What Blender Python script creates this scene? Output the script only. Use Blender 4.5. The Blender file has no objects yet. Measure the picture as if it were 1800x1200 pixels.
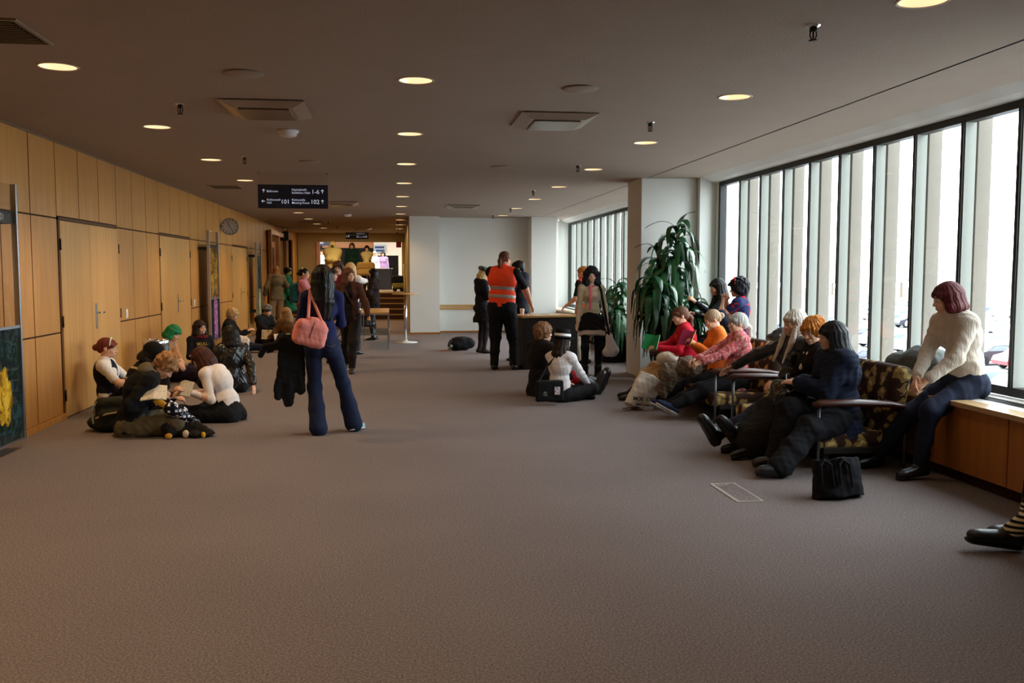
import bpy, bmesh, math, random
import numpy as np
from math import sin, cos, tan, pi, radians, atan2, sqrt, hypot
from mathutils import Vector, Matrix
C = bpy.context.scene.collection
S = bpy.context.scene
# ------------------------------------------------------------------ camera, world, big lights, exposure
CAMH = 1.58
FPX = 1615.0
YAW, PITCH = radians(7.28277), radians(4.39057)
cd = bpy.data.cameras.new('camera'); cam = bpy.data.objects.new('camera', cd); C.objects.link(cam)
cd.sensor_width = 36.0; cd.lens = FPX * 36.0 / 1800.0; cd.clip_end = 500; cd.clip_start = 0.05
cam.location = (0, 0, CAMH); cam.rotation_euler = (pi / 2 - PITCH, 0, -YAW)
S.camera = cam
w = bpy.data.worlds.new('overcast sky'); S.world = w; w.use_nodes = True
bgn = w.node_tree.nodes['Background']; bgn.inputs[0].default_value = (0.86, 0.935, 1.0, 1); bgn.inputs[1].default_value = 12.5
S.view_settings.view_transform = 'Standard'; S.view_settings.look = 'None'
S.view_settings.gamma = 1.0; S.view_settings.use_curve_mapping = False
S.view_settings.exposure = 0.0
S.cycles.max_bounces = 8; S.cycles.diffuse_bounces = 4; S.cycles.glossy_bounces = 3; S.cycles.transparent_max_bounces = 12
S.cycles.use_denoising = True
S.cycles.sample_clamp_indirect = 8.0
def portal(y0, y1, z0, z1, x):
    d = bpy.data.lights.new('window daylight portal', 'AREA'); d.shape = 'RECTANGLE'; d.size = z1 - z0; d.size_y = y1 - y0
    o = bpy.data.objects.new('window daylight portal', d); C.objects.link(o)
    o.location = (x, (y0 + y1) / 2, (z0 + z1) / 2); o.rotation_euler = (0, pi / 2, 0)
    d.cycles.is_portal = True
portal(4.6, 12.9, 0.6, 2.9, 4.97)
portal(14.0, 24.6, 0.6, 2.9, 4.95)
def down_spot(x, y, z, power, angle=78, col=(1.0, 0.66, 0.34), blend=0.75):
    d = bpy.data.lights.new('downlight glow', 'SPOT'); d.energy = power; d.color = col; d.spot_size = radians(angle); d.spot_blend = blend
    d.shadow_soft_size = 0.06
    o = bpy.data.objects.new('downlight glow', d); C.objects.link(o); o.location = (x, y, z)
    return o
# ------------------------------------------------------------------ pixel helpers: where a sight line of the photograph meets a plane of the hall
_f = np.array([sin(YAW) * cos(PITCH), cos(YAW) * cos(PITCH), -sin(PITCH)])
_r = np.array([cos(YAW), -sin(YAW), 0.0]); _u = np.cross(_r, _f)
def sight(u, v): return _f + _r * (u - 900) / FPX - _u * (v - 600) / FPX
def atY(u, v, y):
    d = sight(u, v); return np.array([0, 0, CAMH]) + d * (y / d[1])
def onF(u, v, z=0.0):
    d = sight(u, v); return np.array([0, 0, CAMH]) + d * ((z - CAMH) / d[2])
# ------------------------------------------------------------------ colour and materials
def lin(c):
    if isinstance(c, str):
        c = c.lstrip('#'); c = [int(c[i:i + 2], 16) / 255 for i in (0, 2, 4)]
    return tuple((x / 12.92 if x <= 0.04045 else ((x + 0.055) / 1.055) ** 2.4) for x in c[:3])
_mats = {}
def newmat(name):
    m = bpy.data.materials.new(name); m.use_nodes = True
    return m, m.node_tree.nodes, m.node_tree.links, m.node_tree.nodes['Principled BSDF']
def mat(col, rough=0.6, metal=0.0, name=None, spec=0.4, emit=None, estr=0.0, coat=0.0):
    key = ('p', col, rough, metal, emit, estr, coat, spec)
    if key in _mats: return _mats[key]
    m, n, l, b = newmat(name or 'plain')
    b.inputs['Base Color'].default_value = (*lin(col), 1); b.inputs['Roughness'].default_value = rough; b.inputs['Metallic'].default_value = metal
    b.inputs['Specular IOR Level'].default_value = spec; b.inputs['Coat Weight'].default_value = coat
    if emit: b.inputs['Emission Color'].default_value = (*lin(emit), 1); b.inputs['Emission Strength'].default_value = estr
    _mats[key] = m; return m
def noisy(col, rough=0.85, var=0.18, scale=40, bump=0.25, bscale=400, sheen=0.0, stretch=(1, 1, 1), name='cloth', metal=0.0, spec=0.25, bdist=0.004):
    key = ('n', col, rough, var, scale, bump, bscale, sheen, stretch, metal)
    if key in _mats: return _mats[key]
    m, n, l, b = newmat(name)
    tc = n.new('ShaderNodeTexCoord'); mp = n.new('ShaderNodeMapping'); mp.inputs['Scale'].default_value = stretch
    l.new(tc.outputs['Object'], mp.inputs[0])
    nz = n.new('ShaderNodeTexNoise'); nz.inputs['Scale'].default_value = scale; nz.inputs['Detail'].default_value = 4
    l.new(mp.outputs[0], nz.inputs['Vector'])
    r = n.new('ShaderNodeMix'); r.data_type = 'RGBA'; L = lin(col)
    r.inputs[6].default_value = (*[x * (1 - var) for x in L], 1); r.inputs[7].default_value = (*[min(1, x * (1 + var)) for x in L], 1)
    l.new(nz.outputs['Fac'], r.inputs[0]); l.new(r.outputs[2], b.inputs['Base Color'])
    b.inputs['Roughness'].default_value = rough; b.inputs['Specular IOR Level'].default_value = spec; b.inputs['Metallic'].default_value = metal
    if bump:
        n2 = n.new('ShaderNodeTexNoise'); n2.inputs['Scale'].default_value = bscale; n2.inputs['Detail'].default_value = 3
        l.new(mp.outputs[0], n2.inputs['Vector'])
        bp = n.new('ShaderNodeBump'); bp.inputs['Strength'].default_value = bump; bp.inputs['Distance'].default_value = bdist
        l.new(n2.outputs['Fac'], bp.inputs['Height']); l.new(bp.outputs[0], b.inputs['Normal'])
    _mats[key] = m; return m
def ramp(n, stops, interp='LINEAR'):
    r = n.new('ShaderNodeValToRGB'); r.color_ramp.interpolation = interp
    e = r.color_ramp.elements
    while len(e) < len(stops): e.new(0.5)
    for i, (p, c) in enumerate(stops): e[i].position = p; e[i].color = (*lin(c), 1)
    return r
def pattern(kind, cols, scale=10.0, rough=0.85, name='patterned cloth', axis=2, width=0.5, rot=(0, 0, 0), stretch=(1, 1, 1)):
    """stripes, plaid, blotch (floral/marbled), dots, print"""
    key = ('pt', kind, tuple(cols), scale, rough, axis, width, rot, stretch)
    if key in _mats: return _mats[key]
    m, n, l, b = newmat(name); b.inputs['Roughness'].default_value = rough; b.inputs['Specular IOR Level'].default_value = 0.25
    tc = n.new('ShaderNodeTexCoord'); mp = n.new('ShaderNodeMapping'); mp.inputs['Rotation'].default_value = rot; mp.inputs['Scale'].default_value = stretch
    l.new(tc.outputs['Object'], mp.inputs[0])
    if kind in ('stripes', 'plaid'):
        sp = n.new('ShaderNodeSeparateXYZ'); l.new(mp.outputs[0], sp.inputs[0])
        outs = []
        for ax in ([axis] if kind == 'stripes' else [0, 1, 2]):
            a = n.new('ShaderNodeMath'); a.operation = 'MULTIPLY'; a.inputs[1].default_value = scale; l.new(sp.outputs[ax], a.inputs[0])
            f = n.new('ShaderNodeMath'); f.operation = 'FRACT'; l.new(a.outputs[0], f.inputs[0])
            g = n.new('ShaderNodeMath'); g.operation = 'LESS_THAN'; g.inputs[1].default_value = width; l.new(f.outputs[0], g.inputs[0]); outs.append(g.outputs[0])
        x = outs[0]
        for o in outs[1:]:
            a = n.new('ShaderNodeMath'); a.operation = 'ADD'; l.new(x, a.inputs[0]); l.new(o, a.inputs[1]); x = a.outputs[0]
        if kind == 'plaid':
            a = n.new('ShaderNodeMath'); a.operation = 'DIVIDE'; a.inputs[1].default_value = 3.0; l.new(x, a.inputs[0]); x = a.outputs[0]
        k = len(cols); r = ramp(n, [((i + 0.0) / k, c) for i, c in enumerate(cols)], 'CONSTANT'); l.new(x, r.inputs[0])
        if kind == 'stripes':
            r = ramp(n, [(0, cols[0]), (0.5, cols[1])], 'CONSTANT'); l.new(x, r.inputs[0])
    elif kind == 'blotch':
        nz = n.new('ShaderNodeTexNoise'); nz.inputs['Scale'].default_value = scale; nz.inputs['Detail'].default_value = 3; nz.inputs['Distortion'].default_value = 1.2
        l.new(mp.outputs[0], nz.inputs['Vector']); k = len(cols)
        r = ramp(n, [(0.5 + (i - k / 2) * 0.22 / k * width * 2 + 0.0 if i else 0.0, c) for i, c in enumerate(cols)], 'CONSTANT'); l.new(nz.outputs['Fac'], r.inputs[0])
    else:   # cells: leaves or petals
        vo = n.new('ShaderNodeTexVoronoi'); vo.inputs['Scale'].default_value = scale; vo.inputs['Randomness'].default_value = 0.9
        nz = n.new('ShaderNodeTexNoise'); nz.inputs['Scale'].default_value = scale * 1.4
        ad = n.new('ShaderNodeMix'); ad.data_type = 'RGBA'; ad.inputs[0].default_value = 0.12
        l.new(mp.outputs[0], nz.inputs['Vector']); l.new(mp.outputs[0], ad.inputs[6]); l.new(nz.outputs['Color'], ad.inputs[7]); l.new(ad.outputs[2], vo.inputs['Vector'])
        r = ramp(n, [(0, cols[0]), (width * 0.62, cols[1]), (width, cols[0])] if len(cols) == 2 else [(i * width / (len(cols) - 1), c) for i, c in enumerate(cols)], 'CONSTANT')
        l.new(vo.outputs['Distance'], r.inputs[0])
    l.new(r.outputs[0], b.inputs['Base Color'])
    _mats[key] = m; return m
def wood(col, dark, rough=0.42, scale=1.0, axis=2, name='wood veneer', coat=0.1):
    key = ('w', col, dark, rough, scale, axis)
    if key in _mats: return _mats[key]
    m, n, l, b = newmat(name)
    tc = n.new('ShaderNodeTexCoord'); mp = n.new('ShaderNodeMapping')
    s = [22 * scale] * 3; s[axis] = 1.1 * scale; mp.inputs['Scale'].default_value = s
    l.new(tc.outputs['Object'], mp.inputs[0])
    nz = n.new('ShaderNodeTexNoise'); nz.inputs['Scale'].default_value = 1.0; nz.inputs['Detail'].default_value = 5; nz.inputs['Distortion'].default_value = 0.4
    l.new(mp.outputs[0], nz.inputs['Vector'])
    n3 = n.new('ShaderNodeTexNoise'); n3.inputs['Scale'].default_value = 0.8; l.new(tc.outputs['Object'], n3.inputs['Vector'])
    r = ramp(n, [(0.25, dark), (0.7, col)]); l.new(nz.outputs['Fac'], r.inputs[0])
    mx = n.new('ShaderNodeMix'); mx.data_type = 'RGBA'; mx.blend_type = 'MULTIPLY'; mx.inputs[0].default_value = 0.35
    l.new(r.outputs[0], mx.inputs[6]); l.new(n3.outputs['Fac'], mx.inputs[7]); l.new(mx.outputs[2], b.inputs['Base Color'])
    b.inputs['Roughness'].default_value = rough; b.inputs['Coat Weight'].default_value = coat; b.inputs['Coat Roughness'].default_value = 0.3
    _mats[key] = m; return m
def hair_mat(col, col2=None, rough=0.45):
    key = ('h', col, col2, rough)
    if key in _mats: return _mats[key]
    m, n, l, b = newmat('hair')
    tc = n.new('ShaderNodeTexCoord'); mp = n.new('ShaderNodeMapping'); mp.inputs['Scale'].default_value = (60, 60, 7)
    l.new(tc.outputs['Object'], mp.inputs[0])
    nz = n.new('ShaderNodeTexNoise'); nz.inputs['Scale'].default_value = 1.6; nz.inputs['Detail'].default_value = 4; l.new(mp.outputs[0], nz.inputs['Vector'])
    if col2 is None:
        L = lin(col); a = tuple(x * 0.55 for x in L); c = tuple(min(1, x * 1.35) for x in L)
    else: a, c = lin(col), lin(col2)
    r = n.new('ShaderNodeMix'); r.data_type = 'RGBA'; r.inputs[6].default_value = (*a, 1); r.inputs[7].default_value = (*c, 1)
    l.new(nz.outputs['Fac'], r.inputs[0]); l.new(r.outputs[2], b.inputs['Base Color'])
    b.inputs['Roughness'].default_value = rough + 0.12; b.inputs['Specular IOR Level'].default_value = 0.3
    bp = n.new('ShaderNodeBump'); bp.inputs['Strength'].default_value = 0.5; bp.inputs['Distance'].default_value = 0.004
    l.new(nz.outputs['Fac'], bp.inputs['Height']); l.new(bp.outputs[0], b.inputs['Normal'])
    _mats[key] = m; return m
def skin_mat(col='#e0ac8c'):
    key = ('s', col)
    if key in _mats: return _mats[key]
    m = noisy(col, 0.5, 0.06, 30, 0.08, 300, name='skin', spec=0.35); m = m.copy()
    b = m.node_tree.nodes['Principled BSDF']; b.inputs['Subsurface Weight'].default_value = 0.0
    _mats[key] = m; return m
# ------------------------------------------------------------------ objects
def tag(o, label=None, cat=None, group=None, kind=None):
    if label: o['label'] = label
    if cat: o['category'] = cat
    if group: o['group'] = group
    if kind: o['kind'] = kind
    return o
def empty(name, loc=(0, 0, 0), rz=0.0, label=None, cat=None, group=None):
    o = bpy.data.objects.new(name, None); C.objects.link(o); o.location = loc; o.rotation_euler = (0, 0, rz); o.empty_display_size = 0.1
    return tag(o, label, cat, group)
def copy_tree(o, parent=None):
    c = o.copy(); C.objects.link(c); c.parent = parent
    if parent: c.matrix_parent_inverse = o.matrix_parent_inverse.copy()
    for ch in list(o.children): copy_tree(ch, c)
    return c
class MB:
    """collects boxes, prisms, lathes and tubes; build() links them as ONE mesh object"""
    def __init__(s): s.v = []; s.f = []; s.m = []; s.mi = 0
    def add(s, vs, fs):
        k = len(s.v); s.v += [tuple(map(float, p)) for p in vs]; s.f += [tuple(i + k for i in f) for f in fs]; s.m += [s.mi] * len(fs); return s
    def box(s, lo, hi, ch=0.0):
        x0, y0, z0 = [min(a, b) for a, b in zip(lo, hi)]; x1, y1, z1 = [max(a, b) for a, b in zip(lo, hi)]
        ch = min(ch, (x1 - x0) * .45, (y1 - y0) * .45, (z1 - z0) * .45)
        if ch <= 0:
            return s.add([(x0, y0, z0), (x1, y0, z0), (x1, y1, z0), (x0, y1, z0), (x0, y0, z1), (x1, y0, z1), (x1, y1, z1), (x0, y1, z1)],
                         [(0, 3, 2, 1), (4, 5, 6, 7), (0, 1, 5, 4), (1, 2, 6, 5), (2, 3, 7, 6), (3, 0, 4, 7)])
        bm = bmesh.new(); bmesh.ops.create_cube(bm, size=1.0)
        for q in bm.verts: q.co = Vector(((x0 + x1) / 2 + q.co.x * (x1 - x0), (y0 + y1) / 2 + q.co.y * (y1 - y0), (z0 + z1) / 2 + q.co.z * (z1 - z0)))
        bmesh.ops.bevel(bm, geom=list(bm.edges), offset=ch, segments=2, affect='EDGES', profile=0.6)
        bm.verts.index_update(); s.add([q.co for q in bm.verts], [[q.index for q in f.verts] for f in bm.faces]); bm.free(); return s
    def obox(s, c, R, half):
        c = np.array(c, float); P = []
        for i, j, k in [(-1, -1, -1), (1, -1, -1), (1, 1, -1), (-1, 1, -1), (-1, -1, 1), (1, -1, 1), (1, 1, 1), (-1, 1, 1)]:
            P.append(c + R @ (np.array([i, j, k]) * np.array(half)))
        return s.add(P, [(0, 3, 2, 1), (4, 5, 6, 7), (0, 1, 5, 4), (1, 2, 6, 5), (2, 3, 7, 6), (3, 0, 4, 7)])
    def lathe(s, prof, c=(0, 0, 0), n=24, axis=2, close=True):
        vs = []; fs = []
        for r, z in prof:
            for i in range(n):
                a = 2 * pi * i / n; p = [r * cos(a), r * sin(a), z]
                if axis == 0: p = [p[2], p[0], p[1]]
                if axis == 1: p = [p[0], p[2], p[1]]; 
                vs.append((p[0] + c[0], p[1] + c[1], p[2] + c[2]))
        for k in range(len(prof) - 1):
            for i in range(n):
                j = (i + 1) % n; q = (k * n + i, k * n + j, (k + 1) * n + j, (k + 1) * n + i)
                fs.append(q if axis != 1 else q[::-1])
        if close:
            a = tuple(range(n)); b = tuple((len(prof) - 1) * n + i for i in range(n))
            fs.append(a[::-1] if axis != 1 else a); fs.append(b if axis != 1 else b[::-1])
        return s.add(vs, fs)
    def tube(s, pts, r, n=8, flat=None):
        pts = [np.array(p, float) for p in pts]; rs = r if isinstance(r, (list, tuple)) else [r] * len(pts)
        vs = []; fs = []; up = None
        for i, p in enumerate(pts):
            t = pts[min(i + 1, len(pts) - 1)] - pts[max(i - 1, 0)]; t = t / (np.linalg.norm(t) + 1e-9)
            if up is None:
                up = np.array([0, 0, 1.0]) if abs(t[2]) < 0.9 else np.array([0, 1.0, 0])
                if flat is not None: up = np.array(flat[0], float)
            a = np.cross(t, up); a /= np.linalg.norm(a) + 1e-9; b = np.cross(a, t); up = b
            for k in range(n):
                th = 2 * pi * k / n; q = a * cos(th) * rs[i] + b * sin(th) * rs[i] * (flat[1] if flat is not None else 1)
                vs.append(p + q)
        for i in range(len(pts) - 1):
            for k in range(n):
                j = (k + 1) % n; fs.append((i * n + k, i * n + j, (i + 1) * n + j, (i + 1) * n + k))
        fs.append(tuple(range(n))[::-1]); fs.append(tuple((len(pts) - 1) * n + i for i in range(n)))
        return s.add(vs, fs)
    def prism(s, poly, lo, hi, axis=2):
        n = len(poly); vs = []
        for h in (lo, hi):
            for a, b in poly: vs.append((a, b, h) if axis == 2 else ((h, a, b) if axis == 0 else (a, h, b)))
        fs = [tuple(range(n))[::-1], tuple(range(n, 2 * n))] + [(i, (i + 1) % n, n + (i + 1) % n, n + i) for i in range(n)]
        return s.add(vs, fs)
    def build(s, name, m, parent=None, smooth=False, fix=True):
        me = bpy.data.meshes.new(name); me.from_pydata(s.v, [], s.f)
        ms = m if isinstance(m, (list, tuple)) else [m]
        for q in ms: me.materials.append(q)
        if len(ms) > 1: me.polygons.foreach_set('material_index', s.m)
        if fix:
            bm = bmesh.new(); bm.from_mesh(me); bmesh.ops.recalc_face_normals(bm, faces=list(bm.faces)); bm.to_mesh(me); bm.free()
        if smooth: me.shade_smooth() if smooth is True else None
        me.update()
        o = bpy.data.objects.new(name, me); C.objects.link(o)
        if parent: o.parent = parent
        if smooth and smooth is not True:
            try: me.shade_auto_smooth = True
            except Exception: pass
            me.shade_smooth(); 
            for e in me.edges: pass
        return o
def part(name, m, parent, fn, smooth=False):
    b = MB(); fn(b); return b.build(name, m, parent, smooth)
def text(name, s, size, m, parent, loc, rot, align='LEFT', extr=0.001, sx=1.0):
    cu = bpy.data.curves.new(name, 'FONT'); cu.body = s; cu.size = size; cu.extrude = extr; cu.align_x = align; cu.offset = size * 0.006
    cu.materials.append(m); cu.resolution_u = 3
    tmp = bpy.data.objects.new(name, cu); me = bpy.data.meshes.new_from_object(tmp); bpy.data.objects.remove(tmp); me.name = name
    o = bpy.data.objects.new(name, me); C.objects.link(o); o.location = loc; o.rotation_euler = rot; o.scale = (sx, 1, 1)
    if parent: o.parent = parent
    return o
# ------------------------------------------------------------------ signed distance shapes turned into meshes (surface nets)
BIG = 1e3
def V(*a): return np.array(a if len(a) > 1 else a[0], float)
def rotm(yaw=0, pitch=0, roll=0):
    """columns right, forward, up. yaw about z, pitch > 0 looks up, roll > 0 tips to the right"""
    cy, sy = cos(yaw), sin(yaw); cp, sp = cos(pitch), sin(pitch); cr, sr = cos(roll), sin(roll)
    Rz = np.array([[cy, -sy, 0], [sy, cy, 0], [0, 0, 1]]); Rx = np.array([[1, 0, 0], [0, cp, -sp], [0, sp, cp]]); Ry = np.array([[cr, 0, sr], [0, 1, 0], [-sr, 0, cr]])
    return Rz @ Rx @ Ry
def rc(a, b, ra, rb=None, n=None, s=1.0): return ('rc', V(a), V(b), float(ra), float(ra if rb is None else rb), None if n is None else V(n), s)
def el(c, r, R=None): return ('el', V(c), V(r) if np.ndim(r) else V(r, r, r), np.eye(3) if R is None else R)
def bx(c, half, R=None, rd=0.01): return ('bx', V(c), V(half), np.eye(3) if R is None else R, rd)
def cone(a, b, ra, rb, n=None, s=1.0): return ('cn', V(a), V(b), float(ra), float(rb), None if n is None else V(n), s)
def bbox(p):
    if p[0] in ('rc', 'cn'):
        m = max(p[3], p[4]); return np.minimum(p[1], p[2]) - m, np.maximum(p[1], p[2]) + m
    if p[0] == 'el': e = np.sqrt(((p[3] * p[2]) ** 2).sum(1)); return p[1] - e, p[1] + e
    e = np.abs(p[3]) @ p[2]; return p[1] - e, p[1] + e
def sdf(p, X, Y, Z, inf):
    if p[0] in ('rc', 'cn'):
        a, b, ra, rb, n, s = p[1:]
        PX, PY, PZ = X - a[0], Y - a[1], Z - a[2]; ba = b - a
        if n is not None:
            n = n / np.linalg.norm(n); q = (PX * n[0] + PY * n[1] + PZ * n[2]) * (1 / s - 1); PX = PX + n[0] * q; PY = PY + n[1] * q; PZ = PZ + n[2] * q
            ba = ba + n * (ba @ n) * (1 / s - 1)
        l2 = ba @ ba + 1e-12; t0 = (PX * ba[0] + PY * ba[1] + PZ * ba[2]) / l2; t = np.clip(t0, 0, 1)
        d = np.sqrt((PX - ba[0] * t) ** 2 + (PY - ba[1] * t) ** 2 + (PZ - ba[2] * t) ** 2) - (ra + (rb - ra) * t) - inf
        if p[0] == 'cn':
            L = sqrt(l2); h = np.maximum(-t0 * L, (t0 - 1) * L); dr = np.sqrt(np.maximum(PX ** 2 + PY ** 2 + PZ ** 2 - t0 * t0 * l2, 0)) - (ra + (rb - ra) * t) - inf
            d = np.maximum(dr, h)
        return d
    PX, PY, PZ = X - p[1][0], Y - p[1][1], Z - p[1][2]; R = p[3]
    x = PX * R[0, 0] + PY * R[1, 0] + PZ * R[2, 0]; y = PX * R[0, 1] + PY * R[1, 1] + PZ * R[2, 1]; z = PX * R[0, 2] + PY * R[1, 2] + PZ * R[2, 2]
    if p[0] == 'el':
        r = p[2] + inf; k = np.sqrt((x / r[0]) ** 2 + (y / r[1]) ** 2 + (z / r[2]) ** 2); g = np.sqrt((x / r[0] ** 2) ** 2 + (y / r[1] ** 2) ** 2 + (z / r[2] ** 2) ** 2) + 1e-9
        return np.maximum(k * (k - 1) / g, (k - 1) * r.min())
    h = p[2] - p[4] + inf; a, b, c = np.abs(x) - h[0], np.abs(y) - h[1], np.abs(z) - h[2]
    return np.sqrt(np.maximum(a, 0) ** 2 + np.maximum(b, 0) ** 2 + np.maximum(c, 0) ** 2) + np.minimum(np.maximum(a, np.maximum(b, c)), 0) - p[4]
def nets(F, o, h):
    Sg = F < 0; a, b, c = F.shape
    cnt = np.zeros((a - 1, b - 1, c - 1), np.int8)
    for i in (0, 1):
        for j in (0, 1):
            for k in (0, 1): cnt += Sg[i:a - 1 + i, j:b - 1 + j, k:c - 1 + k]
    act = (cnt > 0) & (cnt < 8); I, J, K = np.nonzero(act); n = len(I)
    if n == 0: return np.zeros((0, 3)), np.zeros((0, 4), int)
    idx = -np.ones(act.shape, np.int64); idx[I, J, K] = np.arange(n)
    acc = np.zeros((n, 3)); num = np.zeros(n)
    for ax in range(3):
        for d1 in (0, 1):
            for d2 in (0, 1):
                off = [0, 0, 0]; o2 = [x for x in range(3) if x != ax]; off[o2[0]] = d1; off[o2[1]] = d2
                i, j, k = I + off[0], J + off[1], K + off[2]; e = [0, 0, 0]; e[ax] = 1
                A = F[i, j, k]; B = F[i + e[0], j + e[1], k + e[2]]; cr = (A < 0) != (B < 0)
                t = np.where(cr, A / np.where(cr, A - B, 1), 0)
                P = np.stack([np.full(n, float(off[0])), np.full(n, float(off[1])), np.full(n, float(off[2]))], 1); P[:, ax] = t
                acc += P * cr[:, None]; num += cr
    Vt = (np.stack([I, J, K], 1) + acc / num[:, None]) * h + o
    Q = []
    for ax in range(3):
        sl0 = [slice(None)] * 3; sl1 = [slice(None)] * 3; sl0[ax] = slice(0, -1); sl1[ax] = slice(1, None)
        A = Sg[tuple(sl0)]; B = Sg[tuple(sl1)]; i, j, k = np.nonzero(A != B); o1, o2 = [x for x in range(3) if x != ax]
        P = [i, j, k]; ok = (P[o1] > 0) & (P[o2] > 0) & (P[o1] < F.shape[o1] - 1) & (P[o2] < F.shape[o2] - 1)
        P = [q[ok] for q in P]; ins = A[P[0], P[1], P[2]]
        def g(d1, d2):
            q = [P[0], P[1], P[2]]; q[o1] = q[o1] + d1; q[o2] = q[o2] + d2; return idx[q[0], q[1], q[2]]
        q = np.stack([g(-1, -1), g(0, -1), g(0, 0), g(-1, 0)], 1)
        flip = ins if ax != 1 else ~ins
        q[~flip] = q[~flip][:, ::-1]; Q.append(q)
    return Vt, np.concatenate(Q)
def wob(P, s, seed=0):
    r = np.random.RandomState(seed); out = np.zeros(len(P)); tot = 0
    for o in range(4):
        for _ in range(3):
            d = r.normal(size=3); d /= np.linalg.norm(d); out += np.sin(P @ d * s * (1.6 ** o) * 6.283 + r.uniform(0, 6.28)) / (1.35 ** o); tot += 0.6 / (1.35 ** o)
    return out / tot
def solid(prims, h, k=0.03, inf=0.0, cuts=(), keep=(), rough=0.0, rs=4.0, seed=0, shell=None):
    """smooth union of prims (each may be (prim, extra radius)); cuts are subtracted, keep are intersected"""
    L = [(p[0], p[1]) if isinstance(p[0], tuple) else (p, 0.0) for p in prims]
    bbs = [bbox(p) for p, _ in L]; lo = np.min([b[0] for b in bbs], 0) - inf - 3 * h - 0.02; hi = np.max([b[1] for b in bbs], 0) + inf + 3 * h + 0.02
    ex = max([e for _, e in L] + [0]); lo -= ex; hi += ex
    for kp in keep:
        b0, b1 = bbox(kp); lo = np.maximum(lo, b0 - 3 * h); hi = np.minimum(hi, b1 + 3 * h)
    N = np.maximum(4, np.ceil((hi - lo) / h).astype(int) + 1); F = np.full(N, BIG, np.float64)
    ax = [lo[i] + h * np.arange(N[i]) for i in range(3)]
    def block(b0, b1, m):
        i0 = np.clip(np.floor((b0 - m - lo) / h).astype(int), 0, N - 1); i1 = np.clip(np.ceil((b1 + m - lo) / h).astype(int) + 1, 1, N)
        return tuple(slice(i0[q], i1[q]) for q in range(3)), [ax[q][i0[q]:i1[q]] for q in range(3)]
    for (p, e), (b0, b1) in zip(L, bbs):
        sl, A = block(b0, b1, inf + e + 1.3 * k + 2 * h)
        if min(len(q) for q in A) == 0: continue
        d = sdf(p, A[0][:, None, None], A[1][None, :, None], A[2][None, None, :], inf + e); f = F[sl]
        if k > 0:
            hh = np.maximum(k - np.abs(f - d), 0) / k; F[sl] = np.minimum(f, d) - hh * hh * k * 0.25
        else: F[sl] = np.minimum(f, d)
    for p in cuts:
        b0, b1 = bbox(p); sl, A = block(b0, b1, 2 * h)
        if min(len(q) for q in A) == 0: continue
        d = sdf(p, A[0][:, None, None], A[1][None, :, None], A[2][None, None, :], 0.0); F[sl] = np.maximum(F[sl], -d)
    for p in keep:
        d = sdf(p, ax[0][:, None, None], ax[1][None, :, None], ax[2][None, None, :], 0.0); F = np.maximum(F, d)
    F[0], F[-1] = BIG, BIG; F[:, 0], F[:, -1] = BIG, BIG; F[:, :, 0], F[:, :, -1] = BIG, BIG
    F = np.clip(F, -3 * h, 3 * h)
    vt, q = nets(F, lo, h)
    if rough and len(vt):
        gi = np.clip(np.round((vt - lo) / h).astype(int), 1, N - 2); i, j, kk = gi.T
        G = np.stack([F[i + 1, j, kk] - F[i - 1, j, kk], F[i, j + 1, kk] - F[i, j - 1, kk], F[i, j, kk + 1] - F[i, j, kk - 1]], 1)
        G /= np.linalg.norm(G, axis=1)[:, None] + 1e-9
        vt = vt + G * (wob(vt, rs, seed) * rough)[:, None]
    return vt, q
def mesh_from(name, pieces, m, parent=None, smooth=True):
    vs = []; qs = []; k = 0
    for v, q in pieces:
        if len(v) == 0: continue
        vs.append(v); qs.append(q + k); k += len(v)
    if not vs: return None
    v = np.concatenate(vs); q = np.concatenate(qs); me = bpy.data.meshes.new(name)
    me.vertices.add(len(v)); me.vertices.foreach_set('co', v.astype(np.float32).ravel())
    me.loops.add(len(q) * 4); me.loops.foreach_set('vertex_index', q.astype(np.int32).ravel())
    me.polygons.add(len(q)); me.polygons.foreach_set('loop_start', np.arange(0, len(q) * 4, 4, dtype=np.int32))
    me.materials.append(m); me.update(calc_edges=True)
    if smooth: me.polygons.foreach_set('use_smooth', np.ones(len(q), bool))
    me.validate(); o = bpy.data.objects.new(name, me); C.objects.link(o)
    if parent: o.parent = parent
    return o
def blob(name, prims, m, parent=None, h=0.01, **kw): return mesh_from(name, [solid(prims, h, **kw)], m, parent)
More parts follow.
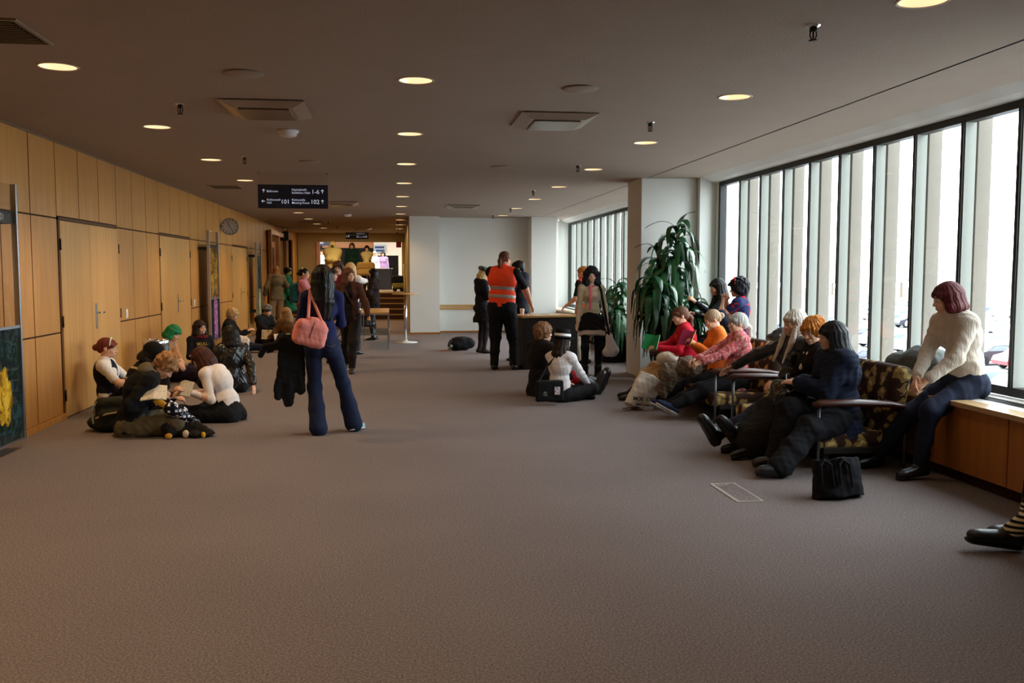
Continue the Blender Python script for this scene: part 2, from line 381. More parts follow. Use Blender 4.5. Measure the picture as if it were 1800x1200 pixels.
# ================================================================== MATERIALS OF THE HALL
M_wood = wood('#dca052', '#c48638'); M_woodL = wood('#d9a660', '#c4904c'); M_gap = mat('#3a2210', 0.8)
M_woodc = wood('#b87a3e', '#9a602c', 0.35, axis=1); M_ceil = noisy('#9f9082', 0.95, 0.05, 3, 0.25, 90, name='ceiling plaster', bdist=0.01)
M_white = noisy('#dcdcd6', 0.8, 0.02, 2, 0.05, 60, name='white wall paint'); M_chrome = mat('#d8d8dc', 0.18, 1.0); M_steel = mat('#b9bbc0', 0.35, 1.0)
M_black = mat('#111113', 0.45); M_dframe = mat('#20211f', 0.5); M_frameg = mat('#80827a', 0.5); M_dark = mat('#1c1714', 0.6)
def carpet():
    m, n, l, b = newmat('brown grey carpet')
    tc = n.new('ShaderNodeTexCoord')
    a = n.new('ShaderNodeTexNoise'); a.inputs['Scale'].default_value = 95; a.inputs['Detail'].default_value = 5; a.inputs['Roughness'].default_value = 0.75; l.new(tc.outputs['Object'], a.inputs['Vector'])
    c = n.new('ShaderNodeTexNoise'); c.inputs['Scale'].default_value = 0.7; c.inputs['Detail'].default_value = 3; l.new(tc.outputs['Object'], c.inputs['Vector'])
    r = ramp(n, [(0.30, '#4f494a'), (0.5, '#817776'), (0.70, '#aea3a1')]); l.new(a.outputs['Fac'], r.inputs[0])
    x = n.new('ShaderNodeMix'); x.data_type = 'RGBA'; x.blend_type = 'MULTIPLY'; x.inputs[0].default_value = 0.3; l.new(r.outputs[0], x.inputs[6]); l.new(c.outputs['Fac'], x.inputs[7])
    l.new(x.outputs[2], b.inputs['Base Color']); b.inputs['Roughness'].default_value = 0.95; b.inputs['Specular IOR Level'].default_value = 0.15
    bp = n.new('ShaderNodeBump'); bp.inputs['Strength'].default_value = 0.35; bp.inputs['Distance'].default_value = 0.003; l.new(a.outputs['Fac'], bp.inputs['Height']); l.new(bp.outputs[0], b.inputs['Normal'])
    return m
M_carpet = carpet()
def glass(tint=(1, 1, 1), refl=0.045):
    m, n, l, b = newmat('window glass'); n.remove(b)
    t = n.new('ShaderNodeBsdfTransparent'); t.inputs[0].default_value = (*tint, 1); g = n.new('ShaderNodeBsdfGlossy'); g.inputs['Roughness'].default_value = 0.02
    x = n.new('ShaderNodeMixShader'); x.inputs[0].default_value = refl; l.new(t.outputs[0], x.inputs[1]); l.new(g.outputs[0], x.inputs[2]); l.new(x.outputs[0], n['Material Output'].inputs[0]); return m
M_glass = glass((0.97, 0.99, 0.98))
WX, CZ, LX = 4.72, 2.93, -3.5
# ================================================================== FLOOR AND CEILING
def st(name, fn, m, **k):
    o = part(name, m, None, fn, **k); o['kind'] = 'structure'; return o
st('floor', lambda b: b.box((-3.6, -2.2, -0.15), (4.9, 30.3, 0)), M_carpet)
LIGHTS = {-2.2: [3.97 + 2.577 * i for i in range(-1, 11)], 0.165: [1.53 + 2.58 * i for i in range(12)], 2.645: [1.85 + 2.577 * i for i in range(9)]}
HR, SQ = 0.118, 0.17
def ceiling(b):
    edges = [-3.5, -2.2 - SQ, -2.2 + SQ, 0.165 - SQ, 0.165 + SQ, 2.645 - SQ, 2.645 + SQ, 3.66]; cols = [-2.2, 0.165, 2.645]
    y0, y1 = -2.2, 34.0
    def quad(xa, xb, ya, yb): b.add([(xa, ya, CZ), (xa, yb, CZ), (xb, yb, CZ), (xb, ya, CZ)], [(0, 1, 2, 3)])
    for i in range(0, 8, 2): quad(edges[i], edges[i + 1], y0, y1)
    for i, cx in enumerate(cols):
        xa, xb = cx - SQ, cx + SQ; y = y0
        for ly in [q for q in LIGHTS[cx] if q - SQ > y0 and q + SQ < y1]:
            quad(xa, xb, y, ly - SQ); y = ly + SQ; n = 32; vs = []
            for k in range(n):
                a = 2 * pi * k / n; cc, ss = cos(a), sin(a); q = SQ / max(abs(cc), abs(ss)); vs.append((cx + cc * q, ly + ss * q, CZ)); vs.append((cx + cc * HR, ly + ss * HR, CZ))
            b.add(vs, [(2 * k, 2 * k + 1, (2 * k + 3) % (2 * n), (2 * k + 2) % (2 * n)) for k in range(n)])
        quad(xa, xb, y, y1)
    quad(3.685, 4.42, y0, 24.2)
cobj = part('ceiling', M_ceil, None, ceiling); cobj['kind'] = 'structure'
bm = bmesh.new(); bm.from_mesh(cobj.data)
for f in bm.faces:
    if f.calc_center_median().z < CZ + 0.01 and f.normal.z > 0: f.normal_flip()
bm.to_mesh(cobj.data); bm.free()
st('ceiling_slab', lambda b: b.box((-3.7, -2.2, CZ + 0.17), (4.9, 34.0, CZ + 0.2)), M_dark)
st('trim_1', lambda b: b.box((3.66, -2.2, CZ + 0.005), (3.685, 24.2, CZ + 0.05)), M_dark)
def cove(b):
    pr = [(4.42, CZ), (4.42, CZ + 0.02), (4.74, CZ + 0.02), (4.74, 2.86), (4.66, 2.86), (4.60, 2.865), (4.54, 2.88), (4.48, 2.905)]
    for ya, yb in ((-2.2, 13.0), (13.9, 24.6)): b.prism(pr, ya, yb, axis=1)
st('trim_2', cove, mat('#b9b4ab', 0.6))
# ================================================================== LEFT WALL: VENEER PANELS
KY = [9.51 + 0.703 * k for k in range(-16, 32)]
DOORS = [(10.27, 11.25, 12.39, 11.40), (14.46, 15.46, 16.55, 15.55), (20.65, 21.70, 22.76, 21.80)]
Z1, Z2 = 0.93, 2.13
def lwall(b):
    g = 0.011; X0, X1 = LX - 0.03, LX
    for i in range(len(KY) - 1):
        a, c = KY[i] + g, KY[i + 1] - g
        if a > 30.6: break
        door = next((d for d in DOORS if d[0] - 0.1 < (a + c) / 2 < d[2] + 0.1), None)
        b.box((X0, a, (2.16 if door else Z2 + 0.008)), (X1, c, 2.915), 0.002)
        if not door:
            b.box((X0, a, Z1 + 0.008), (X1, c, Z2 - 0.008), 0.002); b.box((X0, a, 0.07), (X1, c, Z1 - 0.008), 0.002)
wl = st('wall_left', lwall, M_wood)
bk = part('backing', M_gap, wl, lambda b: b.box((LX - 0.16, -2.2, 0), (LX - 0.03, 30.9, CZ + 0.1)))
def plinth(b):
    ys = [-2.2] + [q for d in DOORS for q in (d[0], d[2])] + [30.6]
    for i in range(0, len(ys), 2): b.box((LX - 0.03, ys[i], 0), (LX + 0.012, ys[i + 1], 0.065), 0.003)
st('baseboard_left', plinth, M_wood); st('trim_3', lambda b: b.box((LX - 0.03, -2.2, 2.915), (LX + 0.015, 30.6, CZ)), mat('#7c6a58', 0.5))
M_door = wood('#e6b066', '#d29a4e', 0.4, 0.6)
for i, (ya, ym, yb, hy) in enumerate(DOORS):
    d = part('door_%d' % (i + 1), mat('#5c371a', 0.6), None, lambda b: (b.box((LX - 0.028, ya, 0), (LX - 0.012, ya + 0.03, 2.15)), b.box((LX - 0.028, yb - 0.03, 0), (LX - 0.012, yb, 2.15)), b.box((LX - 0.028, ya, 2.12), (LX - 0.012, yb, 2.15))))
    d['kind'] = 'structure'
    part('door_leaf', M_door, d, lambda b: b.box((LX - 0.03, ya + 0.034, 0.012), (LX - 0.002, ym - 0.004, 2.112), 0.003))
    lf = part('door_leaf', M_door, d, lambda b: b.box((LX - 0.03, ym + 0.004, 0.012), (LX - 0.002, yb - 0.034, 2.112), 0.003))
    part('handle_plate', M_steel, lf, lambda b: b.box((LX - 0.002, hy - 0.025, 0.90), (LX + 0.006, hy + 0.025, 1.20), 0.002))
    part('door_handle', M_chrome, lf, lambda b: b.tube([(LX, hy, 1.09), (LX + 0.045, hy, 1.09), (LX + 0.055, hy + 0.015, 1.09), (LX + 0.055, hy + 0.13, 1.088)], 0.011, 10), True)
    for yy in (ya + 0.022, yb - 0.022):
        for z in (0.25, 1.04, 1.86): part('hinge', M_black, d, lambda b: b.lathe([(0.009, -0.06), (0.009, 0.06)], (LX + 0.002, yy, z), 10), True)
for i, (y, z) in enumerate([(12.62, 1.02), (16.75, 1.02)]):
    t = part('light_switch', mat('#e4e2da', 0.4), None, lambda b: (b.box((LX, y - 0.04, z - 0.06), (LX + 0.012, y + 0.04, z + 0.06), 0.004)))
    part('rocker', mat('#f2f0ea', 0.3), t, lambda b: b.box((LX + 0.012, y - 0.02, z - 0.035), (LX + 0.018, y + 0.02, z + 0.035), 0.002))
    tag(t, ['white light switch on the veneer beside the first double door', 'white light switch on the veneer beside the second double door'][i], 'light switch', 'light switches')
# ================================================================== BACK WALL, PILLARS
st('wall_back', lambda b: (b.box((0.38, 23.0, 0), (1.12, 23.9, CZ)), b.box((1.12, 23.5, 0), (3.42, 23.9, CZ)), b.box((3.42, 22.9, 0), (4.05, 24.0, CZ)), b.box((4.05, 24.0, 0), (4.3, 24.4, CZ)), b.box((4.3, 24.55, 0), (4.9, 24.9, CZ))), M_white)
st('baseboard_back', lambda b: (b.box((0.37, 22.985, 0), (1.13, 23.0, 0.05)), b.box((1.12, 23.485, 0), (3.42, 23.5, 0.05))), M_woodc)
rl = st('trim_4', lambda b: (b.box((1.13, 23.46, 0.60), (3.42, 23.5, 0.66), 0.006), b.box((1.13, 23.47, 0.68), (3.42, 23.5, 0.72), 0.006)), M_woodL)
st('trim_5', lambda b: b.box((0.36, 22.99, 0.0), (0.38, 23.02, CZ)), mat('#7d5a34', 0.5))
st('wall_right', lambda b: (b.box((3.58, 13.15, 0), (4.42, 13.95, CZ), 0.01), b.box((4.42, 13.02, 0), (4.66, 13.95, CZ)), b.box((4.66, 12.92, 0), (4.95, 13.95, CZ))), M_white)
st('wall_right_sill_and_light_block', lambda b: (b.box((4.66, -2.2, 0), (4.78, 12.95, 0.60)), b.box((4.66, -2.2, 0.6), (4.78, 4.45, 2.93)), b.box((4.66, 13.9, 0), (4.78, 24.6, 0.60)), b.box((4.66, -2.2, 2.93), (4.78, 24.6, 3.1))), M_white)  # includes an unseen full-height wall near the camera, added to darken the foreground
st('wall_front', lambda b: b.box((-3.7, -2.35, 0), (4.95, -2.2, CZ + 0.2)), noisy('#7a6a5c', 0.9, name='rear wall'))
st('wall_corridor_right', lambda b: (b.box((0.40, 23.9, 0), (0.55, 34.0, CZ + 0.1))), noisy('#b89c62', 0.8, 0.04, name='cream corridor wall'))
# ================================================================== WINDOWS
STEP = 0.708
def window(name, ya, yb):
    ys = []; y = 6.457 - STEP * 12
    while y < yb - 0.25:
        if y > ya + 0.2: ys.append(y)
        y += STEP
    w_ = empty(name); w_['kind'] = 'structure'
    def fr(b):
        b.box((WX - 0.05, ya, 2.80), (WX + 0.05, yb, 2.875), 0.004); b.box((WX - 0.05, ya, 0.62), (WX + 0.05, yb, 0.69), 0.004)
        b.box((WX - 0.05, ya, 0.69), (WX + 0.05, ya + 0.06, 2.8), 0.004); b.box((WX - 0.05, yb - 0.06, 0.69), (WX + 0.05, yb, 2.8), 0.004)
    part('window_frame', M_dframe, w_, fr)
    for y in ys:
        fo = part('mullion', [M_dframe, M_frameg], w_, lambda b: (b.box((WX - 0.055, y - 0.018, 0.69), (WX - 0.042, y + 0.018, 2.80)), setattr(b, 'mi', 1), b.box((WX - 0.042, y - 0.028, 0.69), (WX + 0.055, y + 0.028, 2.80))))
    part('glass_pane', M_glass, w_, lambda b: b.box((WX + 0.0, ya + 0.05, 0.68), (WX + 0.006, yb - 0.05, 2.81)))
    return ys
w1 = window('window_1', 4.45, 12.93); w2 = window('window_2', 13.97, 24.55)
M_fin = noisy('#736d64', 0.85, 0.08, 6, 0.2, 60, name='concrete fin'); 
for k, y in enumerate(w1 + w2):
    o = st('exterior_fin', lambda b: b.box((4.82, y + 0.015, 0.0), (4.95, y + 0.125, 3.3), 0.006), M_fin)
# ================================================================== RADIATOR CABINETS AND SILL COUNTER
M_slot = mat('#17130f', 0.6)
def counter(ya, yb, label):
    t = part('window_counter', [wood('#d7b586', '#c39c68', 0.25, axis=1), M_slot, mat('#cfcac2', 0.35)], None, lambda b: (
        b.box((4.115, ya, 0.575), (4.28, yb, 0.615), 0.006), setattr(b, 'mi', 2), b.box((4.28, ya, 0.58), (4.40, yb, 0.612)), b.box((4.55, ya, 0.58), (4.665, yb, 0.612)), setattr(b, 'mi', 1), b.box((4.40, ya, 0.575), (4.55, yb, 0.595))))
    sl = MB()
    for i in range(int((yb - ya) / 0.035)): sl.box((4.40, ya + 0.01 + i * 0.035, 0.595), (4.55, ya + 0.02 + i * 0.035, 0.609))
    sl.build('air_grille', M_slot, t); tag(t, label, 'counter')
counter(-1.9, 12.92, 'continuous pale wooden window counter with a black air grille slot under the long near window')
counter(13.96, 24.0, 'continuous pale window counter under the far window beyond the white pillar')
M_cab = wood('#c17c38', '#a9652a', 0.4, 0.7)
CLAB = {4: 'orange-brown radiator cabinet front cut by the frame corner below the counter', 5: 'orange-brown radiator cabinet right under the seated redhead', }
def cabinet(ya, lab, wd=1.2):
    t = part('radiator_cabinet', M_gap, None, lambda b: (b.box((4.24, ya, 0.0), (4.655, ya + wd, 0.09)), b.box((4.20, ya, 0.09), (4.655, ya + wd, 0.572))))
    dn = part('cabinet_panel', M_cab, t, lambda b: b.box((4.165, ya + 0.006, 0.09), (4.20, ya + wd - 0.006, 0.57), 0.003))
    tag(t, lab, 'cabinet', 'radiator cabinets along the windows')
ks = [-1.45 + 1.2 * i for i in range(12)]
names = {4.55: 'wooden radiator cabinet at the picture corner, right of the panel seam near the striped sock',
         5.75: 'wooden radiator cabinet directly below the seated redhead in the cream sweater', 8.15: 'wooden radiator cabinet behind the patterned sofa nearer the redhead',
         9.35: 'wooden radiator cabinet behind the gap between the two patterned sofas', 6.95: 'wooden radiator cabinet behind the near end of the patterned sofa'}
for y in ks[3:]:
    lab = names.get(round(y, 2), 'wooden radiator cabinet behind the far sofa near the tall plant'); cabinet(y, lab, min(1.2, 12.9 - y))
for y in (14.0, 16.5, 19.0, 21.5): cabinet(y, 'beige-brown radiator cabinet under the far window beyond the pillar', 2.5 if y < 21 else 2.45)
# ================================================================== CEILING THINGS
M_bulb = mat('#ffffff', 0.4, emit='#fff0d4', estr=8.0); M_refl = mat('#e8c48c', 0.25, 0.6, emit='#ffe4b8', estr=0.9); M_trimr = mat('#b7a48c', 0.45)
dl = empty('downlight', (0, 0, CZ))
part('trim_ring', M_trimr, dl, lambda b: b.lathe([(0.117, 0.004), (0.117, -0.003), (0.128, -0.005), (0.135, -0.001), (0.135, 0.0)], n=32, close=False), True)
part('reflector', M_refl, dl, lambda b: b.lathe([(0.117, 0.0), (0.105, 0.04), (0.08, 0.09), (0.045, 0.12), (0.001, 0.125)], n=32, close=False), True)
part('bulb', M_bulb, dl, lambda b: b.lathe([(0.001, 0.04), (0.025, 0.045), (0.034, 0.07), (0.02, 0.1), (0.001, 0.11)], n=16), True)
first = True
colname = {-2.2: 'row along the panelled wall', 0.165: 'middle row', 2.645: 'row nearer the windows'}
ordn = ['nearest', 'second', 'third', 'fourth', 'fifth', 'sixth', 'seventh', 'eighth', 'ninth', 'tenth', 'eleventh', 'twelfth']
for cx, ysl in LIGHTS.items():
    k = 0
    for y in ysl:
        vis = y > (6 if cx < 2 else 4)
        if y > 5.9 or (cx > 2 and y > 4):
            o = dl if first else copy_tree(dl); first = False; o.location = (cx, y, CZ)
            tag(o, 'round warm recessed downlight, %s light of the %s' % (ordn[k], colname[cx]), 'downlight', 'recessed ceiling downlights'); k += 1
        down_spot(cx, y, CZ - 0.012, 105 if cx < 0 else (42 if cx < 1 else 14), 122)
def disc(x, y, lab, r=0.13):
    t = part('ceiling_speaker', M_ceil, None, lambda b: b.lathe([(r, 0.0), (r, -0.008), (r - 0.01, -0.012), (0.001, -0.013)], (x, y, CZ), 32, close=False), True); tag(t, lab, 'ceiling speaker', 'round ceiling cover plates')
    part('rim', mat('#6d6156', 0.5), t, lambda b: b.lathe([(r + 0.004, 0.0), (r + 0.004, -0.006), (r - 0.002, -0.009)], (x, y, CZ), 32, close=False), True)
disc(-1.01, 6.59, 'round flush ceiling cover beyond the near left air vent, closest on the left'); disc(1.38, 6.81, 'round flush ceiling cover just in front of the near right air vent')
disc(1.38, 12.0, 'pale round flush ceiling cover beyond the near right air vent'); disc(-1.03, 11.73, 'round flush ceiling cover just before the hanging sign')
for x, y, lab in [(-1.0, 9.17, 'white domed smoke detector between the near left vent and the hanging sign'), (-1.09, 22.4, 'white domed smoke detector deep in the hall behind the sign')]:
    t = part('smoke_detector', mat('#d6cfd0', 0.4), None, lambda b: b.lathe([(0.1, 0.0), (0.1, -0.02), (0.085, -0.03), (0.078, -0.055), (0.05, -0.065), (0.001, -0.067)], (x, y, CZ), 28), True); tag(t, lab, 'smoke detector', 'smoke detectors')
    part('base_ring', mat('#8f857c', 0.5), t, lambda b: b.lathe([(0.105, 0.0), (0.105, -0.008), (0.1, -0.01)], (x, y, CZ), 28, close=False), True)
SPR = [(-1.71, 7.86, 'black sprinkler head to the left of the near left vent'), (-1.75, 11.36, 'black sprinkler head left of the hanging sign'), (2.31, 4.94, 'black sprinkler head nearest the camera, by the top edge of the picture'),
       (2.33, 8.28, 'black sprinkler head right of the near right vent'), (2.35, 11.73, 'black sprinkler head beside the third downlight of the window row'), (2.34, 15.48, 'black sprinkler head above the dark desk'),
       (2.51, 19.9, 'small black sprinkler head above the far end of the hall, before the white wall'), (2.38, 22.3, 'small black sprinkler head touching the far white wall'),
       (0.12, 25.7, 'small black sprinkler head in the corridor ceiling, first in the middle'), (0.12, 28.9, 'small black sprinkler head in the corridor ceiling, second in the middle'), (0.1, 31.8, 'small black sprinkler head in the corridor ceiling, third in the middle'),
       (-1.75, 25.5, 'small black sprinkler head in the corridor ceiling near the panelled wall'), (-1.7, 28.6, 'small black sprinkler head left of the far hanging sign')]
sp0 = None
for x, y, lab in SPR:
    if sp0 is None:
        sp0 = empty('sprinkler_head')
        part('escutcheon', M_chrome, sp0, lambda b: b.lathe([(0.04, 0.0), (0.036, -0.006), (0.016, -0.012)], n=24, close=False), True)
        part('nozzle', M_dark, sp0, lambda b: (b.lathe([(0.02, 0.0), (0.022, -0.03), (0.012, -0.034)], n=14), b.tube([(-0.017, 0, -0.03), (-0.019, 0, -0.055), (-0.008, 0, -0.078)], 0.004, 6), b.tube([(0.017, 0, -0.03), (0.019, 0, -0.055), (0.008, 0, -0.078)], 0.004, 6), b.lathe([(0.024, -0.078), (0.024, -0.082)], n=16)), True)
        part('bulb', mat('#7c2c1c', 0.2), sp0, lambda b: b.lathe([(0.005, -0.034), (0.006, -0.055), (0.004, -0.077)], n=8), True); o = sp0
    else: o = copy_tree(sp0)
    o.location = (x, y, CZ); tag(o, lab, 'sprinkler', 'ceiling sprinkler heads')
M_vent = mat('#93816f', 0.3, 0.3)
v0 = None
for x, y, lab in [(-1.03, 7.95, 'square dropped air diffuser in the near ceiling, left of the middle lights'), (1.42, 8.22, 'square dropped air diffuser in the near ceiling, right of the middle lights'),
                  (-1.03, 18.7, 'square air diffuser partly behind the hanging sign'), (1.43, 19.3, 'square air diffuser above the dark desk near the white wall'), (-1.03, 29.6, 'small air diffuser far down the corridor ceiling')]:
    if v0 is None:
        v0 = empty('air_diffuser')
        def plate(b):
            a = 0.335; i_ = 0.235; z0, z1 = -0.05, -0.012
            V8 = [(-a, -a * 1.2, z1), (a, -a * 1.2, z1), (a, a * 1.2, z1), (-a, a * 1.2, z1)]; I = [(-i_, -i_ * 1.25, z0), (i_, -i_ * 1.25, z0), (i_, i_ * 1.25, z0), (-i_, i_ * 1.25, z0)]
            T = [(p[0] * 0.98, p[1] * 0.98, z1 + 0.008) for p in V8]
            b.add(V8 + I + T, [(0, 1, 5, 4), (1, 2, 6, 5), (2, 3, 7, 6), (3, 0, 4, 7), (4, 5, 6, 7), (8, 11, 10, 9), (0, 8, 9, 1), (1, 9, 10, 2), (2, 10, 11, 3), (3, 11, 8, 0)])
        part('diffuser_plate', M_vent, v0, plate); part('inner_plate', mat('#6b5a4a', 0.25, 0.4), v0, lambda b: b.box((-0.2, -0.26, -0.062), (0.2, 0.26, -0.05), 0.004))
        part('throat', M_black, v0, lambda b: b.box((-0.3, -0.36, -0.006), (0.3, 0.36, -0.001))); o = v0
    else: o = copy_tree(v0)
    o.location = (x, y, CZ); tag(o, lab, 'air vent', 'square ceiling air diffusers')
for x0, x1, y, lab in [(-2.95, -2.02, 5.62, 'dark slotted ceiling grille cut by the left edge of the picture'), (-2.9, -2.45, 15.4, 'dark slotted ceiling grille near the clock'), (-2.6, -1.9, 25.8, 'dark slotted ceiling grille far along the panelled wall')]:
    t = part('ceiling_grille', mat('#2a231d', 0.5), None, lambda b: (b.box((x0, y - 0.26, CZ - 0.006), (x1, y + 0.26, CZ)))); 
    part('slats', mat('#4b4038', 0.4), t, lambda b: [b.box((x0 + 0.02, y - 0.24 + i * 0.04, CZ - 0.014), (x1 - 0.02, y - 0.225 + i * 0.04, CZ - 0.006)) for i in range(12)])
    part('grille_frame', mat('#8f8070', 0.5), t, lambda b: (b.box((x0 - 0.02, y - 0.28, CZ - 0.012), (x1 + 0.02, y - 0.26, CZ)), b.box((x0 - 0.02, y + 0.26, CZ - 0.012), (x1 + 0.02, y + 0.28, CZ)), b.box((x0 - 0.02, y - 0.26, CZ - 0.012), (x0, y + 0.26, CZ)), b.box((x1, y - 0.26, CZ - 0.012), (x1 + 0.02, y + 0.26, CZ))))
    tag(t, lab, 'ceiling grille', 'slotted ceiling grilles')
# ---- hanging signs
M_sign = mat('#1c2030', 0.35, coat=0.3); M_let = mat('#e8eefc', 0.5, emit='#c8d4f0', estr=0.35)
def arrow(b, x, z, s, d, y):
    P = {'u': [(0, 1), (0.75, 0.25), (0.5, 0.0), (0.17, 0.33), (0.17, -0.95), (-0.17, -0.95), (-0.17, 0.33), (-0.5, 0.0), (-0.75, 0.25)]}['u']
    if d == 'l': P = [(-b_, a_) for a_, b_ in P]
    b.prism([(x + p * s, z + q * s) for p, q in P], y - 0.001, y, axis=1)
def sign(x0, x1, z0, z1, y, label, far=False):
    t = empty('hanging_sign', ((x0 + x1) / 2, y, z0), 0, label, 'hanging sign', 'hanging direction signs'); W = x1 - x0; H = z1 - z0
    part('sign_panel', M_sign, t, lambda b: b.box((-W / 2, -0.012, 0), (W / 2, 0.012, H), 0.002))
    part('glass_hanger', glass((0.985, 0.985, 0.98), 0.06), t, lambda b: b.box((-W / 2, -0.003, H), (W / 2, 0.003, CZ - z0 - 0.004)))
    part('ceiling_bracket', M_steel, t, lambda b: (b.box((-W / 2, -0.02, CZ - z0 - 0.02), (-W / 2 + 0.03, 0.02, CZ - z0)), b.box((W / 2 - 0.03, -0.02, CZ - z0 - 0.02), (W / 2, 0.02, CZ - z0))))
    yf = -0.0135; q = (pi / 2, 0, 0); k = W / 0.95
    def T(s, fx, fz, size, al='LEFT', sx=1.0): text('lettering', s, size * k, M_let, t, (-W / 2 + fx * W, yf, fz * H), q, al, 0.0006, sx)
    if not far:
        T('Ballroom', 0.125, 0.68, 0.042); T('N\u00e4yttelyhallit', 0.48, 0.755, 0.040, sx=0.95); T('Exhibition Halls', 0.48, 0.625, 0.040); T('1-6', 0.76, 0.625, 0.083)
        T('Kokoussali', 0.125, 0.325, 0.042); T('Hall', 0.125, 0.20, 0.040); T('101', 0.32, 0.20, 0.083); T('Kokoustila', 0.48, 0.325, 0.042); T('Meeting Room', 0.48, 0.20, 0.040); T('102', 0.745, 0.20, 0.083)
        part('arrow', M_let, t, lambda b: (arrow(b, -W / 2 + 0.082 * W, 0.74 * H, 0.026, 'u', yf), arrow(b, -W / 2 + 0.918 * W, 0.73 * H, 0.028, 'u', yf), arrow(b, -W / 2 + 0.918 * W, 0.30 * H, 0.028, 'u', yf), arrow(b, -W / 2 + 0.075 * W, 0.30 * H, 0.026, 'l', yf)))
    else:
        T('N\u00e4yttelyhallit 1-6', 0.48, 0.78, 0.05); T('Hall', 0.48, 0.42, 0.055); T('Meeting Room', 0.48, 0.24, 0.05); T('102', 0.76, 0.24, 0.09); T('B', 0.1, 0.3, 0.12)
        part('arrow', M_let, t, lambda b: (arrow(b, -W / 2 + 0.92 * W, 0.33 * H, 0.03, 'u', yf), arrow(b, -W / 2 + 0.06 * W, 0.38 * H, 0.035, 'l', yf)))
sign(-1.85, -0.90, 2.44, 2.765, 13.1, 'navy direction sign with arrows to halls 101 and 102 hanging on glass in mid hall')
sign(-1.58, -0.84, 2.63, 2.85, 31.0, 'small navy direction sign hanging far down the corridor above the stairs', True)
# ---- clock
t = empty('wall_clock', (-3.31, 19.4, 2.48), 0, 'round grey double-sided clock on an arm from the panelled wall', 'clock')
part('clock_case', mat('#5f5a55', 0.4), t, lambda b: b.lathe([(0.001, -0.05), (0.165, -0.05), (0.172, -0.03), (0.172, 0.03), (0.165, 0.05), (0.001, 0.05)], n=40, axis=1), True)
part('dial', mat('#b9b2a6', 0.5), t, lambda b: b.lathe([(0.155, -0.051), (0.155, -0.054)], n=40, axis=1))
def marks(b):
    for i in range(12):
        a = 2 * pi * i / 12; R = np.array([[cos(a), 0, sin(a)], [0, 1, 0], [-sin(a), 0, cos(a)]]); b.obox((0.13 * sin(a), -0.0555, 0.13 * cos(a)), R, (0.006, 0.001, 0.02))
part('hour_marks', M_black, t, marks)
def hand(b, ang, L, wd):
    a = radians(ang); R = np.array([[cos(a), 0, sin(a)], [0, 1, 0], [-sin(a), 0, cos(a)]]); b.obox((L * 0.4 * sin(a), -0.057, L * 0.4 * cos(a)), R, (wd, 0.001, L * 0.6))
part('clock_hand', M_black, t, lambda b: hand(b, -22, 0.10, 0.006)); part('clock_hand', M_black, t, lambda b: hand(b, 148, 0.14, 0.004))
part('clock_bracket', M_steel, t, lambda b: (b.tube([(-0.19, 0, 0), (-0.165, 0, 0)], 0.012, 8), b.lathe([(0.03, -0.19), (0.03, -0.175)], n=16, axis=0)))
# ---- poster light boxes on the panelled wall
def petals(b, y, z, rr, x, n=14, seed=1):
    rn = random.Random(seed)
    for i in range(n):
        a = 2.4 * i; r = rr * (0.12 + 0.75 * sqrt(i / n)); cy, cz = y + r * cos(a) * 0.8, z + r * sin(a); s = rr * rn.uniform(0.28, 0.45)
        P = [(x + 0.0006 * (n - i), cy + s * cos(q) * 0.75, cz + s * 1.15 * sin(q)) for q in [2 * pi * k / 12 for k in range(12)]]
        b.add(P + [(x + 0.0006 * (n - i) + 0.003, cy, cz)], [(k, (k + 1) % 12, 12) for k in range(12)])
def lightbox(y0, y1, z0, z1, zs, label, low, pet, up, txt=None, seed=1):
    X = -3.31; t = empty('poster_frame', (X, y0, 0), 0, label, 'poster frame', 'framed glass poster stands along the panelled wall')
    W = y1 - y0
    for yy in (0.0, W - 0.035): part('post', M_steel, t, lambda b: b.box((-0.03, yy, z0 - 0.0), (0.02, yy + 0.035, z1), 0.006))
    part('cross_rail', M_steel, t, lambda b: (b.box((-0.012, 0.035, zs - 0.012), (0.012, W - 0.035, zs + 0.012)), b.box((-0.012, 0.035, z0), (0.012, W - 0.035, z0 + 0.02))))
    part('header_panel', mat('#3a3330', 0.3), t, lambda b: b.box((-0.02, 0.035, z1 - 0.35), (-0.012, W - 0.035, z1 - 0.24)))
    part('poster_print', low, t, lambda b: b.box((-0.02, 0.035, z0 + 0.02), (-0.004, W - 0.035, zs - 0.012)))
    part('flower_print', pet, t, lambda b: [petals(b, W * 0.62, z0 + (zs - z0) * f, 0.23, -0.0035, 15, seed + i) for i, f in enumerate((0.42,) if seed == 1 else (0.25, 0.5, 0.75))])
    if up: part('upper_print', up, t, lambda b: b.box((-0.02, 0.035, zs + 0.012), (-0.01, W - 0.035, z1 - 0.32)))
    part('glass_pane', glass((0.93, 0.93, 0.93)), t, lambda b: b.box((0.0, 0.035, z0), (0.004, W - 0.035, z1 - 0.01)))
    [part('wall_bracket', M_dframe, t, lambda b: b.box((-0.19, yy, zz), (-0.02, yy + 0.03, zz + 0.05))) for yy in (0.03, W - 0.08) for zz in (z0 + 0.25, z1 - 0.35)]
    if txt: text('lettering', txt, 0.085, mat('#f0f0f0', 0.5), t, (-0.006, W - 0.36, z1 - 0.325), (pi / 2, 0, pi / 2), 'LEFT', 0.0006)
    return t
lightbox(7.6, 8.66, 0.08, 2.34, 1.09, 'tall silver glass poster frame with the yellow rose and the number 101', pattern('blotch', ['#16222a', '#1f3a34', '#33565c', '#182a22'], 5), pattern('blotch', ['#8a6410', '#c49a1c', '#dcb838'], 9, width=0.8), None, '101', 1)
